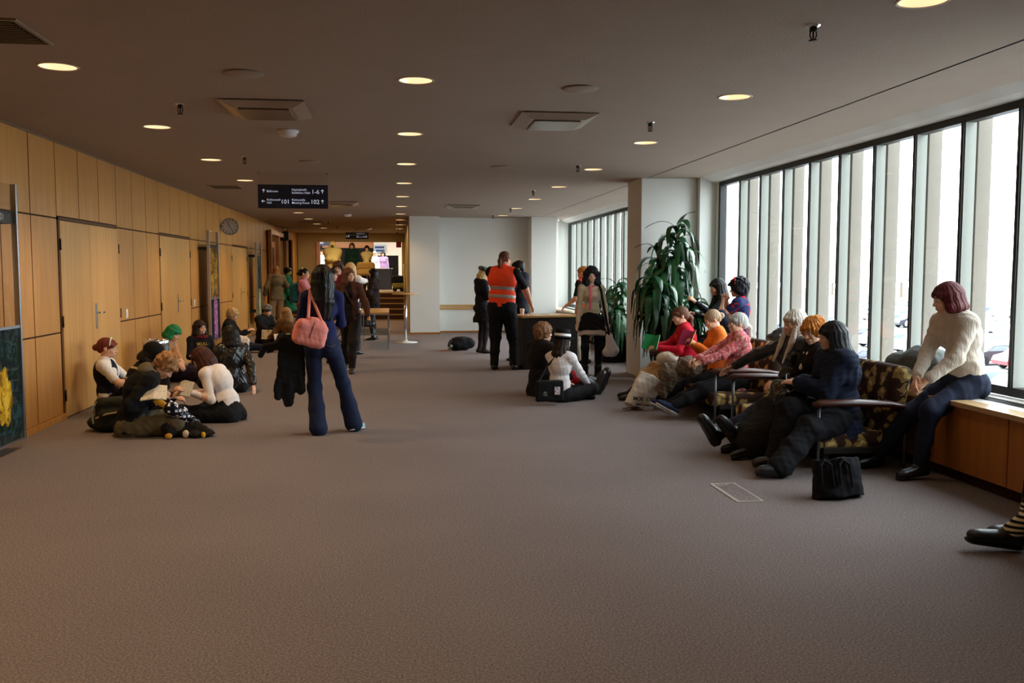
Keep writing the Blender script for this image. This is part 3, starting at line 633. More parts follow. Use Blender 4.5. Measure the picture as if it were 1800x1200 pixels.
lightbox(17.15, 18.05, 0.31, 2.31, 1.07, 'narrow-looking silver poster frame with pink flower print beside the second double door', pattern('blotch', ['#1e1428', '#2c2038', '#181420'], 6), pattern('blotch', ['#9a5a90', '#c890b8', '#6a3a64'], 12), pattern('blotch', ['#6a4a18', '#b08a2a', '#8a4a1a', '#caa238'], 4), None, 2)
lightbox(22.9, 23.7, 0.32, 2.27, 1.1, 'far silver poster frame with dark green print beyond the clock', pattern('blotch', ['#26301e', '#3c4a2c', '#8a9478'], 5), pattern('blotch', ['#8a9a7a', '#b8c0a0'], 8), pattern('blotch', ['#2c3428', '#56624a', '#20261e'], 5), None, 3)
# ================================================================== FAR CORRIDOR, STAIRS AND UPPER HALL
M_stair = noisy('#4a3020', 0.8, 0.1); M_nose = mat('#b89058', 0.4); M_warm = noisy('#b09a72', 0.8, 0.05, name='warm cream paint')
M_yel = mat('#c8a24a', 0.6)
st('floor_corridor', lambda b: b.box((-3.5, 24.2, 0), (0.4, 30.2, 0.004)), wood('#6a4420', '#553216', 0.75, 0.5, axis=0))
def stairs(b):
    for i in range(5): b.box((-3.4, 30.2 + 0.3 * i, 0), (0.4, 31.9, 0.17 * (i + 1)))
stt = st('floor_stairs', stairs, M_stair)
part('stair_nosing', M_nose, stt, lambda b: [b.box((-3.4, 30.19 + 0.3 * i, 0.17 * (i + 1) - 0.03), (0.4, 30.24 + 0.3 * i, 0.17 * (i + 1) + 0.004)) for i in range(5)])
st('floor_upper', lambda b: b.box((-6, 31.7, 0.6), (4, 52, 0.85)), noisy('#a08a6c', 0.9, 0.1, name='upper hall carpet'))
st('wall_corridor_left', lambda b: (b.box((-3.6, 30.9, 0), (-3.42, 34.2, CZ)),), M_wood)
def glazed(b):
    for i, y in enumerate((26.2, 28.0, 29.8, 31.5)): b.box((-3.46, y, 0), (-3.36, y + 0.12, 2.6), 0.004)
    b.box((-3.46, 26.2, 2.6), (-3.36, 31.6, 2.72), 0.004)
st('door_4', glazed, M_woodc); st('door_5', lambda b: b.box((-3.45, 26.3, 0.02), (-3.42, 31.5, 2.6)), mat('#15110e', 0.08, coat=0.6))
st('wall_above_stairs', lambda b: (b.box((-3.4, 33.6, 2.62), (0.4, 34.0, CZ + 0.05)), b.box((-3.4, 33.6, 0.85), (-2.72, 34.0, 2.62))), M_warm)
st('trim_6', lambda b: b.box((-2.74, 33.5, 0.85), (-2.62, 33.6, 2.62), 0.01), mat('#d9a08c', 0.5))
st('trim_7', lambda b: b.box((0.28, 33.4, 0.85), (0.42, 34.0, 2.62)), M_yel)
st('wall_upper_back', lambda b: b.box((-7, 50, 0.8), (5, 50.2, 4.0)), noisy('#3a3634', 0.9)); st('wall_upper_left', lambda b: b.box((-7, 34, 0.8), (-6.8, 50, 4.0)), M_warm); st('wall_upper_right', lambda b: b.box((4.8, 34, 0.8), (5, 50, 4.0)), M_warm)
st('ceiling_upper', lambda b: (b.box((-7, 33.99, 3.4), (5, 50.2, 3.5)), b.box((-7, 33.9, CZ), (5, 34.05, 3.5))), M_ceil)
st('trim_8', lambda b: b.box((-3.3, 43.6, 2.65), (-0.98, 43.8, 3.2)), M_woodc)
st('trim_9', lambda b: (b.box((-0.95, 43.6, 2.3), (1.2, 43.8, 3.3)), b.box((0.2, 43.6, 0.85), (1.2, 43.8, 2.3))), mat('#e6e2dc', 0.5))
for x, y in ((-2.0, 37.5), (0.0, 37.5), (-2.0, 41.5), (0.5, 41.5)):
    d = bpy.data.lights.new('added upper hall fill', 'AREA'); d.energy = 70; d.size = 1.0; d.color = (1.0, 0.86, 0.66); o = bpy.data.objects.new('added upper hall fill', d); C.objects.link(o); o.location = (x, y, 3.35)  # unseen area lights without fixtures, added to brighten the upper hall
t = tag(part('shop_sign', mat('#283048', 0.4), None, lambda b: b.box((-3.2, 38.9, 2.62), (-2.55, 38.95, 2.95))), 'dark blue sign with white lettering over the mannequin figure in yellow upstairs', 'sign')
text('lettering', 'INFO', 0.09, M_let, t, (-3.1, 38.89, 2.70), (pi / 2, 0, 0))
t = tag(part('notice_sign', mat('#9db4d4', 0.4), None, lambda b: b.box((-0.92, 43.5, 2.42), (-0.38, 43.58, 2.78))), 'pale blue notice on the bright wall upstairs', 'sign')
part('notice_text', mat('#283a6a', 0.5), t, lambda b: (b.box((-0.88, 43.49, 2.63), (-0.46, 43.5, 2.72)), b.box((-0.84, 43.49, 2.48), (-0.44, 43.5, 2.57))))
t = tag(part('exit_light', mat('#5a0d0a', 0.4, emit='#7a100c', estr=0.2), None, lambda b: b.box((0.08, 33.5, 2.42), (0.26, 33.59, 2.62), 0.005)), 'small dark red box fixed to the beam corner at the top of the stairs', 'fire alarm')
part('hanger_rod', M_steel, bpy.data.objects['shop_sign'], lambda b: [b.tube([(x_, 38.92, 2.95), (x_, 38.92, 3.4)], 0.008, 6) for x_ in (-3.1, -2.65)])
for x_, y_, z_, e_ in ((-1.6, 31.6, 2.88, 45), (-0.5, 27.5, 2.9, 12), (-2.2, 27.5, 2.9, 12), (-1.5, 36.0, 3.35, 60)):
    d = bpy.data.lights.new('added corridor fill', 'AREA'); d.energy = e_; d.shape = 'RECTANGLE'; d.size = 2.0; d.size_y = 0.6; d.color = (1.0, 0.80, 0.50); o = bpy.data.objects.new('added corridor fill', d); C.objects.link(o); o.location = (x_, y_, z_)  # unseen fills, added to lift the dark corridor and the landing figures
q = onF(508, 600); t = tag(part('wall_loudspeaker', mat('#1c1816', 0.5), None, lambda b: b.box((-3.44, 29.3, 2.52), (-3.24, 29.5, 2.80), 0.01)), 'dark box loudspeaker high on the far panelled wall before the glass doors', 'loudspeaker')
part('bracket', M_dframe, t, lambda b: b.box((-3.5, 29.36, 2.64), (-3.44, 29.44, 2.68)))
# dark counter upstairs
t = tag(part('info_counter', noisy('#2a2320', 0.6, 0.1), None, lambda b: b.box((-1.05, 36.2, 0.85), (-0.1, 36.9, 1.66), 0.01)), 'dark counter with a light top at the head of the stairs', 'counter')
part('countertop', mat('#c8c0b4', 0.3), t, lambda b: b.box((-1.1, 36.15, 1.66), (-0.05, 36.95, 1.69), 0.004))
# handrails
for x, lab in ((0.33, 'slim handrail beside the yellow wall at the stairs'),):
    t = tag(part('stair_handrail', M_nose, None, lambda b: b.tube([(x, 29.9, 0.95), (x, 31.9, 1.8), (x, 33.2, 1.8)], 0.025, 8), True), lab, 'handrail')
    part('rail_post', M_steel, t, lambda b: (b.tube([(x, 30.0, 0.0), (x, 30.0, 0.97)], 0.015, 8), b.tube([(x, 32.0, 0.85), (x, 32.0, 1.8)], 0.015, 8)))
# ================================================================== OUTSIDE: CAR PARK
GZ = -5.0
st('ground_outside', lambda b: b.box((5.6, -60, GZ - 0.2), (260, 330, GZ)), noisy('#9c9c9e', 0.9, 0.08, 0.5, name='car park asphalt'))
st('ground_field', lambda b: b.box((120, -60, GZ), (260, 330, GZ + 0.15)), noisy('#a89c78', 0.9, 0.1, 0.2, name='dry field'))
def make_car(col):
    r = empty('parked_car')
    body = [(-2.1, 0.35), (-2.15, 0.75), (-1.95, 0.95), (-1.2, 1.0), (-0.6, 1.42), (0.7, 1.45), (1.35, 1.05), (2.0, 0.9), (2.15, 0.6), (2.1, 0.35)]
    part('body', col, r, lambda b: b.prism(body, -0.85, 0.85, axis=1))
    part('windows', mat('#6a727c', 0.25), r, lambda b: b.prism([(-1.1, 1.02), (-0.58, 1.37), (0.66, 1.39), (1.2, 1.06)], -0.87, 0.87, axis=1))
    for x in (-1.3, 1.3):
        for y in (-0.78, 0.78): part('wheel', M_black, r, lambda b: b.lathe([(0.2, y - 0.1), (0.33, y - 0.09), (0.33, y + 0.09), (0.2, y + 0.1)], (x, 0, 0.33), 16, axis=1))
    return r
ccols = [('white', '#e6e8ea'), ('silver', '#b4b8be'), ('dark blue', '#4a5878'), ('red', '#a8343a'), ('grey', '#82868c'), ('light blue', '#8ea4c0'), ('black', '#3a3c42')]
protos = [make_car(mat(c, 0.25, 0.2, coat=0.5)) for _, c in ccols]; used = [False] * 7
rn = random.Random(5)
for row, X in enumerate((24, 30.5, 42, 48.5, 60, 66.5, 80, 87)):
    for j in range(22):
        Y = X * 1.05 + (j - 4) * 3.1 * (1 if row < 6 else 1.2)
        if rn.random() < 0.12 or Y > X * 3.2: continue
        k = rn.choice([0, 0, 1, 1, 2, 3, 4, 5, 6])
        o = protos[k] if not used[k] else copy_tree(protos[k]); used[k] = True
        o.location = (X + rn.uniform(-.3, .3), Y, GZ); o.rotation_euler = (0, 0, rn.choice([0, pi]) + rn.uniform(-.04, .04))
        tag(o, '%s car in the %s parked row of the car park outside the windows' % (ccols[k][0], ordn[row].replace('nearest', 'first')), 'car', '%s cars in the car park' % ccols[k][0])
M_tree = noisy('#aab0ab', 0.95, 0.2, 1.0, 0, name='hazy tree')  # haze and glare are put into this pale crown colour
tr0 = None
for i in range(26):
    if tr0 is None:
        tr0 = empty('distant_tree'); part('trunk', mat('#6a6058', 0.9), tr0, lambda b: b.lathe([(0.4, 0), (0.25, 5)], n=8))
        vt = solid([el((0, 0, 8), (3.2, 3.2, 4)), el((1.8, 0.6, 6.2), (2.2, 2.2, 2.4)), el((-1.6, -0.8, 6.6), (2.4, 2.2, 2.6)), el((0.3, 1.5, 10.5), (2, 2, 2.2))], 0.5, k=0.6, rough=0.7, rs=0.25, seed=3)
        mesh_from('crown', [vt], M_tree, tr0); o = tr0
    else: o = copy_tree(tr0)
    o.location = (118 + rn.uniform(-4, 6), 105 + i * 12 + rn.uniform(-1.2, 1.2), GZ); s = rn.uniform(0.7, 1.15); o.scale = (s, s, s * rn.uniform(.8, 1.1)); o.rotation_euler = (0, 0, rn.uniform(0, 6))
    tag(o, 'tree of the row beyond the car park, its haze painted into the colour', 'tree', 'hazy trees beyond the car park')
# ================================================================== PEOPLE
def nrm(v): return v / (np.linalg.norm(v) + 1e-9)
def ik(a, t, l1, l2, hint):
    d = t - a; L = np.linalg.norm(d); m = (l1 + l2) * 0.995
    if L > m: t = a + d * (m / L); d = t - a; L = m
    L = max(L, abs(l1 - l2) + 0.02); u = nrm(d); x = (l1 * l1 - l2 * l2 + L * L) / (2 * L); h = sqrt(max(l1 * l1 - x * x, 0)); hp = hint - u * (hint @ u)
    return a + u * x + nrm(hp) * h, a + u * L
EYEW = mat('#e8e4de', 0.25); EYED = mat('#2a1a12', 0.2); LIPS = mat('#b5605a', 0.5)
class Person:
    """x right, y forward, z up in the person's own frame; the Empty stands at the base"""
    def __init__(s, label, x, y, face, h=1.68, sex='f', z=0.0, pose='stand', pel=None, lean=0.0, side=0.0, twist=0.0, curve=0.0, head=(0, 0, 0), hands=None, elb=None, feet=None, knee=None, fdir=None,
                 skin='#e2ae90', fat=1.0, curl=(0.5, 0.5), detail=None, group=None, ptilt=None):
        s.e = empty('person', (x, y, z), radians(face), label, 'person', group); s.loc = V(x, y, z); s.face = radians(face); k = h / 1.72; s.k = k; s.sex = sex
        dist = hypot(x, y); s.vox = min(0.02, max(0.0075, dist * 0.00075)); s.fv = min(0.014, max(0.0055, dist * 0.00055)); s.skin = skin_mat(skin); s.fat = fat
        m = sex == 'm'; s.seed = int(abs(x * 100 + y * 10)) % 997
        P = V(0, 0, 0.95 * k) if pose == 'stand' else (V(0, 0, 0.11 * k) if pose == 'floor' else V(0, 0, 0.5))
        if pel is not None: P = V(pel)
        s.P = P
        if ptilt is None: ptilt = lean * 0.35
        Rp = rotm(0, -ptilt, side * 0.3); Rc = rotm(twist, -lean, side); s.Rp, s.Rc = Rp, Rc
        s.W = P + Rp @ V(0, -0.005, 0.14) * k; Rm = rotm(twist * 0.5, -lean * 0.7 - curve * 0.2, side * 0.7)
        s.CH = s.W + Rm @ V(0, 0, 0.19) * k; Rn = rotm(twist, -lean - curve, side); s.Rn = Rn
        sw = (0.185 if m else 0.155) * k; s.N = s.CH + Rn @ V(0, -0.005, 0.17) * k
        s.SH = [s.CH + Rn @ V(sg * sw, 0.0, 0.12) * k if False else s.CH + Rn @ V(sg * sw / k, 0.0, 0.125) * k for sg in (-1, 1)]
        hw, hp, hr = head; s.Rh = rotm(hw, hp, hr); s.hs = (0.98 if m else 0.94) * (0.55 + 0.45 * k)
        s.H = s.N + (Rn @ V(0, 0.012, 0.05) + s.Rh @ V(0, 0.012, 0.105)) * s.hs
        s.HIP = [P + Rp @ V(sg * 0.09, 0, -0.04) * k for sg in (-1, 1)]
        ua, fa, th, sh = 0.285 * k, 0.25 * k, 0.425 * k, 0.41 * k
        if hands is None: hands = [(-0.24 * k, 0.04, 0.80 * k), (0.24 * k, 0.04, 0.80 * k)]
        if elb is None: elb = [(-0.5, -1, -0.3), (0.5, -1, -0.3)]
        s.EL, s.WR = [], []
        for i in (0, 1):
            e_, w_ = ik(s.SH[i], s.pt(hands[i]), ua, fa, V(elb[i])); s.EL.append(e_); s.WR.append(w_)
        if feet is None: feet = [(-0.1 * k, 0.0, 0.085 * k), (0.1 * k, 0.0, 0.085 * k)] if pose == 'stand' else [(-0.12, 0.75, 0.08), (0.12, 0.75, 0.08)]
        if knee is None: knee = [(-0.15, 1, 0.3), (0.15, 1, 0.3)]
        s.KN, s.AN = [], []
        for i in (0, 1):
            kn, an = ik(s.HIP[i], s.pt(feet[i]), th, sh, V(knee[i])); s.KN.append(kn); s.AN.append(an)
        s.FD = []
        for i in (0, 1):
            if fdir is not None: d = nrm(V(fdir[i]))
            else: d = nrm(V(-0.15 if i == 0 else 0.15, 1, -0.12))
            s.FD.append(d)
        s.curl = curl; s.body()
    def pt(s, p):
        """('w', x, y, z) is a point of the hall; otherwise the person's own frame"""
        if p[0] == 'w':
            q = V(p[1:]) - s.loc; c, n = cos(-s.face), sin(-s.face); return V(q[0] * c - q[1] * n, q[0] * n + q[1] * c, q[2])
        return V(p)
    def world(s, p):
        c, n = cos(s.face), sin(s.face); return V(p[0] * c - p[1] * n, p[0] * n + p[1] * c, p[2]) + s.loc
    def hd(s, *p): return s.H + s.Rh @ V(*p) * s.hs
    # ---- primitive sets
    def torso(s, low=0.0):
        k, f = s.k, s.fat; m = s.sex == 'm'; P, W, CHt = s.P, s.W, s.CH
        L = [el(P + s.Rp @ V(0, 0, -0.02) * k, V(0.158 * f, 0.112 * f, 0.105) * k, s.Rp), el(P + s.Rp @ V(-0.065, -0.045, -0.055) * k, V(0.085, 0.085, 0.09) * k * f, s.Rp), el(P + s.Rp @ V(0.065, -0.045, -0.055) * k, V(0.085, 0.085, 0.09) * k * f, s.Rp),
             el(W, V((0.14 if m else 0.122) * f, 0.098 * f, 0.13) * k, s.Rc), el(CHt + s.Rc @ V(0, -0.01, 0.03) * k, V((0.162 if m else 0.146) * f, 0.108 * f, 0.165) * k, s.Rn),
             rc(s.SH[0] * 0.82 + s.SH[1] * 0.18, s.SH[1] * 0.82 + s.SH[0] * 0.18, 0.062 * k)]
        if not m: L += [el(CHt + s.Rn @ V(sg * 0.06, 0.074, 0.02) * k, V(0.052, 0.044, 0.052) * k * f, s.Rn) for sg in (-1, 1)]
        for i in (0, 1): L.append(rc(s.N + s.Rn @ V(0, -0.01, 0.0) * k, s.SH[i] * 0.8 + s.N * 0.2, 0.05 * k, 0.046 * k))
        return L
    def arm(s, i, t=2.0):
        k, f = s.k, (s.fat * 0.5 + 0.5) * (1.1 if s.sex == 'm' else 0.95); A, E, Wr = s.SH[i], s.EL[i], s.WR[i]
        L = [el(A, V(0.056) * k * f * np.ones(3))]
        if t >= 1: L += [rc(A, E, 0.048 * k * f, 0.038 * k * f)]
        else: L += [rc(A, A + (E - A) * t, 0.048 * k * f, (0.048 - 0.01 * t) * k * f)]; return L
        if t >= 2: L += [rc(E, Wr, 0.039 * k * f, 0.025 * k * f), rc(E + (Wr - E) * 0.1, E + (Wr - E) * 0.45, 0.041 * k * f, 0.035 * k * f)]
        elif t > 1: q = t - 1; L += [rc(E, E + (Wr - E) * q, 0.039 * k * f, (0.039 - 0.013 * q) * k * f)]
        return L
    def leg(s, i, t=2.0, flare=0.0):
        k, f = s.k, s.fat; A, K, N = s.HIP[i], s.KN[i], s.AN[i]; u = nrm(N - K); bk = nrm((A - K) / np.linalg.norm(A - K) + (N - K) / np.linalg.norm(N - K) + V(0, -0.01, 0))
        if t < 1: return [rc(A, A + (K - A) * t, 0.086 * k * f, (0.086 - 0.028 * t) * k * f)]
        L = [rc(A, K, 0.086 * k * f, 0.057 * k * f), el(K, V(0.057) * k * np.ones(3))]
        if t >= 2:
            L += [rc(K, N, 0.052 * k, (0.037 + flare) * k)]
            if not flare: L += [rc(K + u * 0.08 * k - nrm(V(*s.kd(i))) * 0.018, K + u * 0.2 * k - nrm(V(*s.kd(i))) * 0.012, 0.05 * k, 0.044 * k)]
        elif t > 1: q = t - 1; L += [rc(K, K + (N - K) * q, 0.054 * k, (0.052 - 0.012 * q) * k)]
        return L
    def kd(s, i):
        a = s.KN[i] - (s.HIP[i] + s.AN[i]) / 2; return nrm(a + V(0, 0.001, 0))
    def foot(s, i, inf=0.0):
        k = s.k; N = s.AN[i]; d = s.FD[i]; up = nrm(s.KN[i] - N); up = nrm(up - d * (up @ d)); hl = N - up * 0.045 * k - d * 0.035 * k
        to = hl + d * 0.19 * k - up * 0.006 * k
        return [rc(hl, to, 0.038 * k, 0.034 * k, up, 0.85), rc(N - up * 0.01, hl + d * 0.08 * k, 0.04 * k, 0.036 * k), rc(hl + d * 0.12 * k, to + d * 0.02 * k, 0.04 * k, 0.03 * k, up, 0.75)]
    def hand(s, i):
        k = s.k * 0.97; E, Wr = s.EL[i], s.WR[i]; d = nrm(Wr - E); c = s.curl[i]
        side = V(0, 0, -1) if abs(d[2]) < 0.85 else V(0, 1, 0); side = side + V(0.6 if i == 0 else -0.6, 0, 0)   # palm normal leans inward and down
        n = nrm(side - d * (side @ d)); x = nrm(np.cross(n, d)) * (1 if i == 0 else -1); fr = max(0.0085, s.fv * 0.8)
        if np.dot(x, V(1 if i == 0 else -1, 0.5, 0)) < 0: pass
        B = Wr + d * 0.02 * k; L = [rc(B, B + d * 0.065 * k, 0.030 * k, 0.038 * k, n, 0.42), rc(Wr - d * 0.05, Wr + d * 0.03, 0.026 * k, 0.024 * k)]
        for j, (o, l) in enumerate([(-0.030, 0.070), (-0.010, 0.080), (0.010, 0.075), (0.029, 0.060)]):
            b0 = B + d * 0.075 * k + x * (-o) * k; a1 = c * 0.75; d1 = d * cos(a1) + n * sin(a1); b1 = b0 + d1 * l * 0.5 * k; a2 = c * 1.8; d2 = d * cos(a2) + n * sin(a2); b2 = b1 + d2 * l * 0.5 * k
            L += [rc(b0, b1, fr * 1.08, fr), rc(b1, b2, fr, fr * 0.85)]
        t0 = B + d * 0.012 * k + x * 0.024 * k; t1 = t0 + (d * 0.7 + x * 0.6 + n * 0.35 * (0.3 + c)) * 0.038 * k; t2 = t1 + (d * 0.9 + x * 0.1 + n * 0.6 * c) * 0.03 * k
        L += [rc(t0, t1, fr * 1.35, fr * 1.15), rc(t1, t2, fr * 1.1, fr * 0.9)]
        s.grip = getattr(s, 'grip', {}); s.grip[i] = B + d * 0.075 * k + n * 0.03 * k; return L
    def headp(s):
        h = s.hs; q = s.hd; R = s.Rh; e = lambda c, r: el(q(*c), V(r) * h, R); m = s.sex == 'm'
        L = [e((0, -0.012, 0.036), (0.074, 0.093, 0.083)), e((0, 0.022, -0.035), (0.058 if not m else 0.061, 0.068, 0.078)), e((0, 0.07, -0.092), (0.022, 0.02, 0.018)), e((0, 0.02, -0.07), (0.05, 0.055, 0.035)),
             rc(q(-0.034, 0.076, 0.02), q(0.034, 0.076, 0.02), 0.014 * h), e((-0.036, 0.062, -0.032), (0.024, 0.024, 0.026)), e((0.036, 0.062, -0.032), (0.024, 0.024, 0.026))]
        N = [rc(q(0, 0.088, 0.004), q(0, 0.106, -0.03), 0.0085 * h, 0.0125 * h), e((-0.011, 0.097, -0.035), (0.0085,) * 3), e((0.011, 0.097, -0.035), (0.0085,) * 3), rc(q(-0.018, 0.084, -0.062), q(0.018, 0.084, -0.062), 0.009 * h), rc(q(-0.011, 0.085, -0.069), q(0.011, 0.085, -0.069), 0.0095 * h)]
        E = [e((sg * 0.077, -0.012, -0.008), (0.011, 0.02, 0.032)) for sg in (-1, 1)]
        return L + N + E
    def neckp(s): return [rc(s.N - s.Rn @ V(0, 0.0, 0.02), s.hd(0, -0.02, -0.05), 0.054 * s.k, 0.05 * s.hs)]
    def body(s):
        A = [(q, -0.004) for q in s.torso()]; k = s.k
        for i in (0, 1): A += s.arm(i) + [(q, -0.010) for q in s.leg(i)]
        hc = [el(s.hd(sg * 0.031, 0.096, 0.0), V(0.017, 0.016, 0.012) * s.hs, s.Rh) for sg in (-1, 1)]
        pc = [solid([a if isinstance(a[0], tuple) else (a, 0.0) for a in A + s.neckp()], s.vox * 1.2, k=0.03), solid(s.headp() + s.neckp(), s.fv, k=0.012, cuts=hc)]
        for i in (0, 1): pc += [solid(s.hand(i), s.fv, k=0.008), solid(s.foot(i), s.vox, k=0.02)]
        s.b = mesh_from('body', pc, s.skin, s.e)
        for sg in (-1, 1):
            c = s.hd(sg * 0.031, 0.079, 0.0); d = s.Rh @ V(0, 1, 0); mb = MB(); r = 0.0125 * s.hs
            bm = bmesh.new(); bmesh.ops.create_uvsphere(bm, u_segments=12, v_segments=8, radius=r)
            vs = [c + V(q.co) for q in bm.verts]
            for f in bm.faces: mb.mi = 1 if (V(f.calc_center_median()) @ d) > r * 0.72 else 0; mb.add([vs[q.index] for q in f.verts], [tuple(range(len(f.verts)))])
            bm.free(); mb.build('eye', [EYEW, EYED], s.e, True, fix=False)
        blob('lips', [rc(s.hd(-0.017, 0.090, -0.0655), s.hd(0.017, 0.090, -0.0655), 0.0058 * s.hs, n=s.Rh @ V(0, 0, 1), s=0.8)], LIPS, s.e, h=0.004, k=0)
        blob('eyebrow', [rc(s.hd(sg * 0.018, 0.091, 0.024), s.hd(sg * 0.046, 0.080, 0.024), 0.0045 * s.hs) for sg in (-1, 1)][:1], EYED, s.e, h=0.004, k=0)
        blob('eyebrow', [rc(s.hd(0.018, 0.091, 0.024), s.hd(0.046, 0.080, 0.024), 0.0045 * s.hs)], EYED, s.e, h=0.004, k=0)
    # ---- clothing
    def top(s, m, name='top', sleeve=2.0, inf=0.014, hem=0.06, hood=False, collar=0.0, rough=0.006, cuff=0.94, flare=0.0, open_=False, slv=None):
        k = s.k; A = [(p, inf) for p in s.torso()[3:]]; Rp = s.Rp
        top_ = s.W; bot = s.P + Rp @ V(0, 0, 0.10 - hem - 0.06) * k
        A += [(cone(s.W, bot - Rp @ V(0, 0, 0.02 * k), 0.125 * k * s.fat, (0.155 + flare) * k * s.fat, Rp @ V(0, 1, 0), 0.78), inf)]
        for i in (0, 1):
            si = inf * 0.8 if slv is None else slv
            if sleeve > 0: A += [(p, si) for p in s.arm(i, min(sleeve, 1 + cuff) if sleeve >= 2 else sleeve)]
        if collar: A += [(rc(s.N - s.Rn @ V(0, 0, 0.01), s.N + s.Rn @ V(0, 0.01, collar), 0.060 * k, 0.062 * k), 0.006)]
        if hood: A += [(el(s.N + s.Rn @ V(0, -0.075, 0.0) * k, V(0.115, 0.07, 0.075) * k, s.Rn), 0), (rc(s.N + s.Rn @ V(-0.08, -0.02, 0.02) * k, s.N + s.Rn @ V(-0.05, 0.05, -0.03) * k, 0.035 * k), 0), (rc(s.N + s.Rn @ V(0.08, -0.02, 0.02) * k, s.N + s.Rn @ V(0.05, 0.05, -0.03) * k, 0.035 * k), 0)]
        return mesh_from(name, [solid(A, s.vox, k=0.028, rough=rough, rs=5.5 / s.k, seed=s.seed)], m, s.e)
    def band(s, m, name, z0, z1, inf=0.02, base='torso', front=None, part_of=None):
        """strip of cloth around the torso between two heights over the waist point, in chest directions"""
        k = s.k; up = s.Rn @ V(0, 0, 1); c = s.W; R = s.Rn
        A = [(p, inf) for p in s.torso()[3:6 if s.sex == 'm' else 8]] + [(rc(s.W, s.P + s.Rp @ V(0, 0, -0.02) * k, 0.125 * k * s.fat, 0.148 * k * s.fat, s.Rp @ V(0, 1, 0), 0.78), inf)]
        return mesh_from(name, [solid(A, s.vox * 0.8, k=0.028, keep=[bx(c + up * (z0 + z1) / 2, (0.5, 0.5, (z1 - z0) / 2), R, 0.001)], rough=0.006 if False else 0.0)], m, part_of or s.e)
    def trousers(s, m, name='trousers', inf=0.012, flare=0.0, t=1.94, rough=0.006, waist=0.06):
        k = s.k; A = [(p, inf) for p in s.torso()[:3]] + [(rc(s.P, s.P + s.Rp @ V(0, 0, waist) * k, 0.15 * k * s.fat, 0.135 * k * s.fat, s.Rp @ V(0, 1, 0), 0.75), inf)]
        for i in (0, 1):
            Q = s.leg(i, min(t, 1.99) if t < 1.9 else 2.0, flare)
            if t >= 1.9:
                Q = s.leg(i, 1.01, flare); Kn, An = s.KN[i], s.AN[i]; mid = Kn * 0.45 + An * 0.55; end = An * 0.985 + Kn * 0.015; e2 = An + (An - Kn) * 0.05 * 0
                Q += [rc(Kn, mid, 0.056 * k, (0.047 + flare * 0.5) * k), rc(mid, end + (An - Kn) * (0.06 if flare else 0.0), (0.047 + flare * 0.5) * k, (0.041 + flare) * k)]
            A += [(p, inf) for p in Q]
        return mesh_from(name, [solid(A, s.vox, k=0.03, rough=rough, rs=5 / s.k, seed=s.seed + 5)], m, s.e)
    def stockings(s, m, name='stocking', inf=0.004, t0=0.0, t1=2.0):
        for i in (0, 1):
            A, K, N = s.HIP[i], s.KN[i], s.AN[i]; L = s.leg(i)
            if t0 > 0: a = A + (K - A) * t0; L = [rc(a, K, (0.086 - 0.028 * t0) * s.k * s.fat, 0.057 * s.k)] + L[1:]
            mesh_from(name, [solid([(p, inf) for p in L + s.foot(i)], s.vox, k=0.03)], m, s.e)
    def skirt(s, m, length=0.42, flare=0.14, name='skirt', folds=0.012, inf=0.015):
        k = s.k; mid = (s.KN[0] + s.KN[1]) / 2; up = s.P + s.Rp @ V(0, 0, 0.08) * k; d = nrm(mid - s.P + V(0, 0, -1e-3)); end = up + d * length
        A = [(p, inf) for p in s.torso()[:3]] + [cone(up, end, 0.125 * k, 0.16 * k + flare, nrm(np.cross(d, V(1, 0, 0))), 0.8)]
        A = [a if isinstance(a[0], tuple) else (a, 0.0) for a in A]
        return mesh_from(name, [solid(A, s.vox, k=0.02, rough=folds, rs=4, seed=s.seed)], m, s.e)
    def lapskirt(s, m, t=1.0, name='skirt', inf=0.03, drop=None):
        k = s.k; A = [(p, inf) for p in s.torso()[:3]]; K0, K1 = s.KN
        for i in (0, 1): A += [(rc(s.HIP[i], s.HIP[i] + (s.KN[i] - s.HIP[i]) * min(t, 1), 0.09 * k, 0.075 * k), inf)]
        c = (s.HIP[0] + s.HIP[1]) / 2; A += [(rc(c, (K0 + K1) / 2 * min(t, 1) + c * (1 - min(t, 1)), 0.08 * k, 0.06 * k), inf)]
        if drop:
            for i in (0, 1): A += [(rc(s.KN[i], s.KN[i] + (s.AN[i] - s.KN[i]) * drop, 0.075 * k, 0.11 * k), inf)]
            A += [(rc((K0 + K1) / 2, (K0 + K1) / 2 * (1 - drop) + (s.AN[0] + s.AN[1]) / 2 * drop, 0.07 * k, 0.12 * k), inf)]
        return mesh_from(name, [solid(A, s.vox, k=0.05, rough=0.01, rs=4, seed=s.seed)], m, s.e)
    def shoes(s, m, sole=None, name='shoe', boot=0.0, inf=0.008):
        for i in (0, 1):
            A = [(p, inf) for p in s.foot(i)]; K, N = s.KN[i], s.AN[i]
            if boot: A += [(rc(N, N + (K - N) * boot, 0.043 * s.k, 0.052 * s.k), inf)]
            o = mesh_from(name, [solid(A, s.vox * 0.9, k=0.02)], m, s.e)
            if sole:
                d = s.FD[i]; up = nrm(K - N); up = nrm(up - d * (up @ d)); hl = N - up * 0.078 * s.k - d * 0.035 * s.k
                blob('sole', [rc(hl, hl + d * 0.21 * s.k, 0.044 * s.k, 0.042 * s.k, up, 0.3)], sole, o, h=s.vox * 0.8, k=0)
    def socks(s, m, t=0.4, inf=0.006):
        for i in (0, 1): K, N = s.KN[i], s.AN[i]; blob('sock', [(rc(N, N + (K - N) * t, 0.038 * s.k, 0.045 * s.k), inf)] , m, s.e, h=s.vox, k=0)
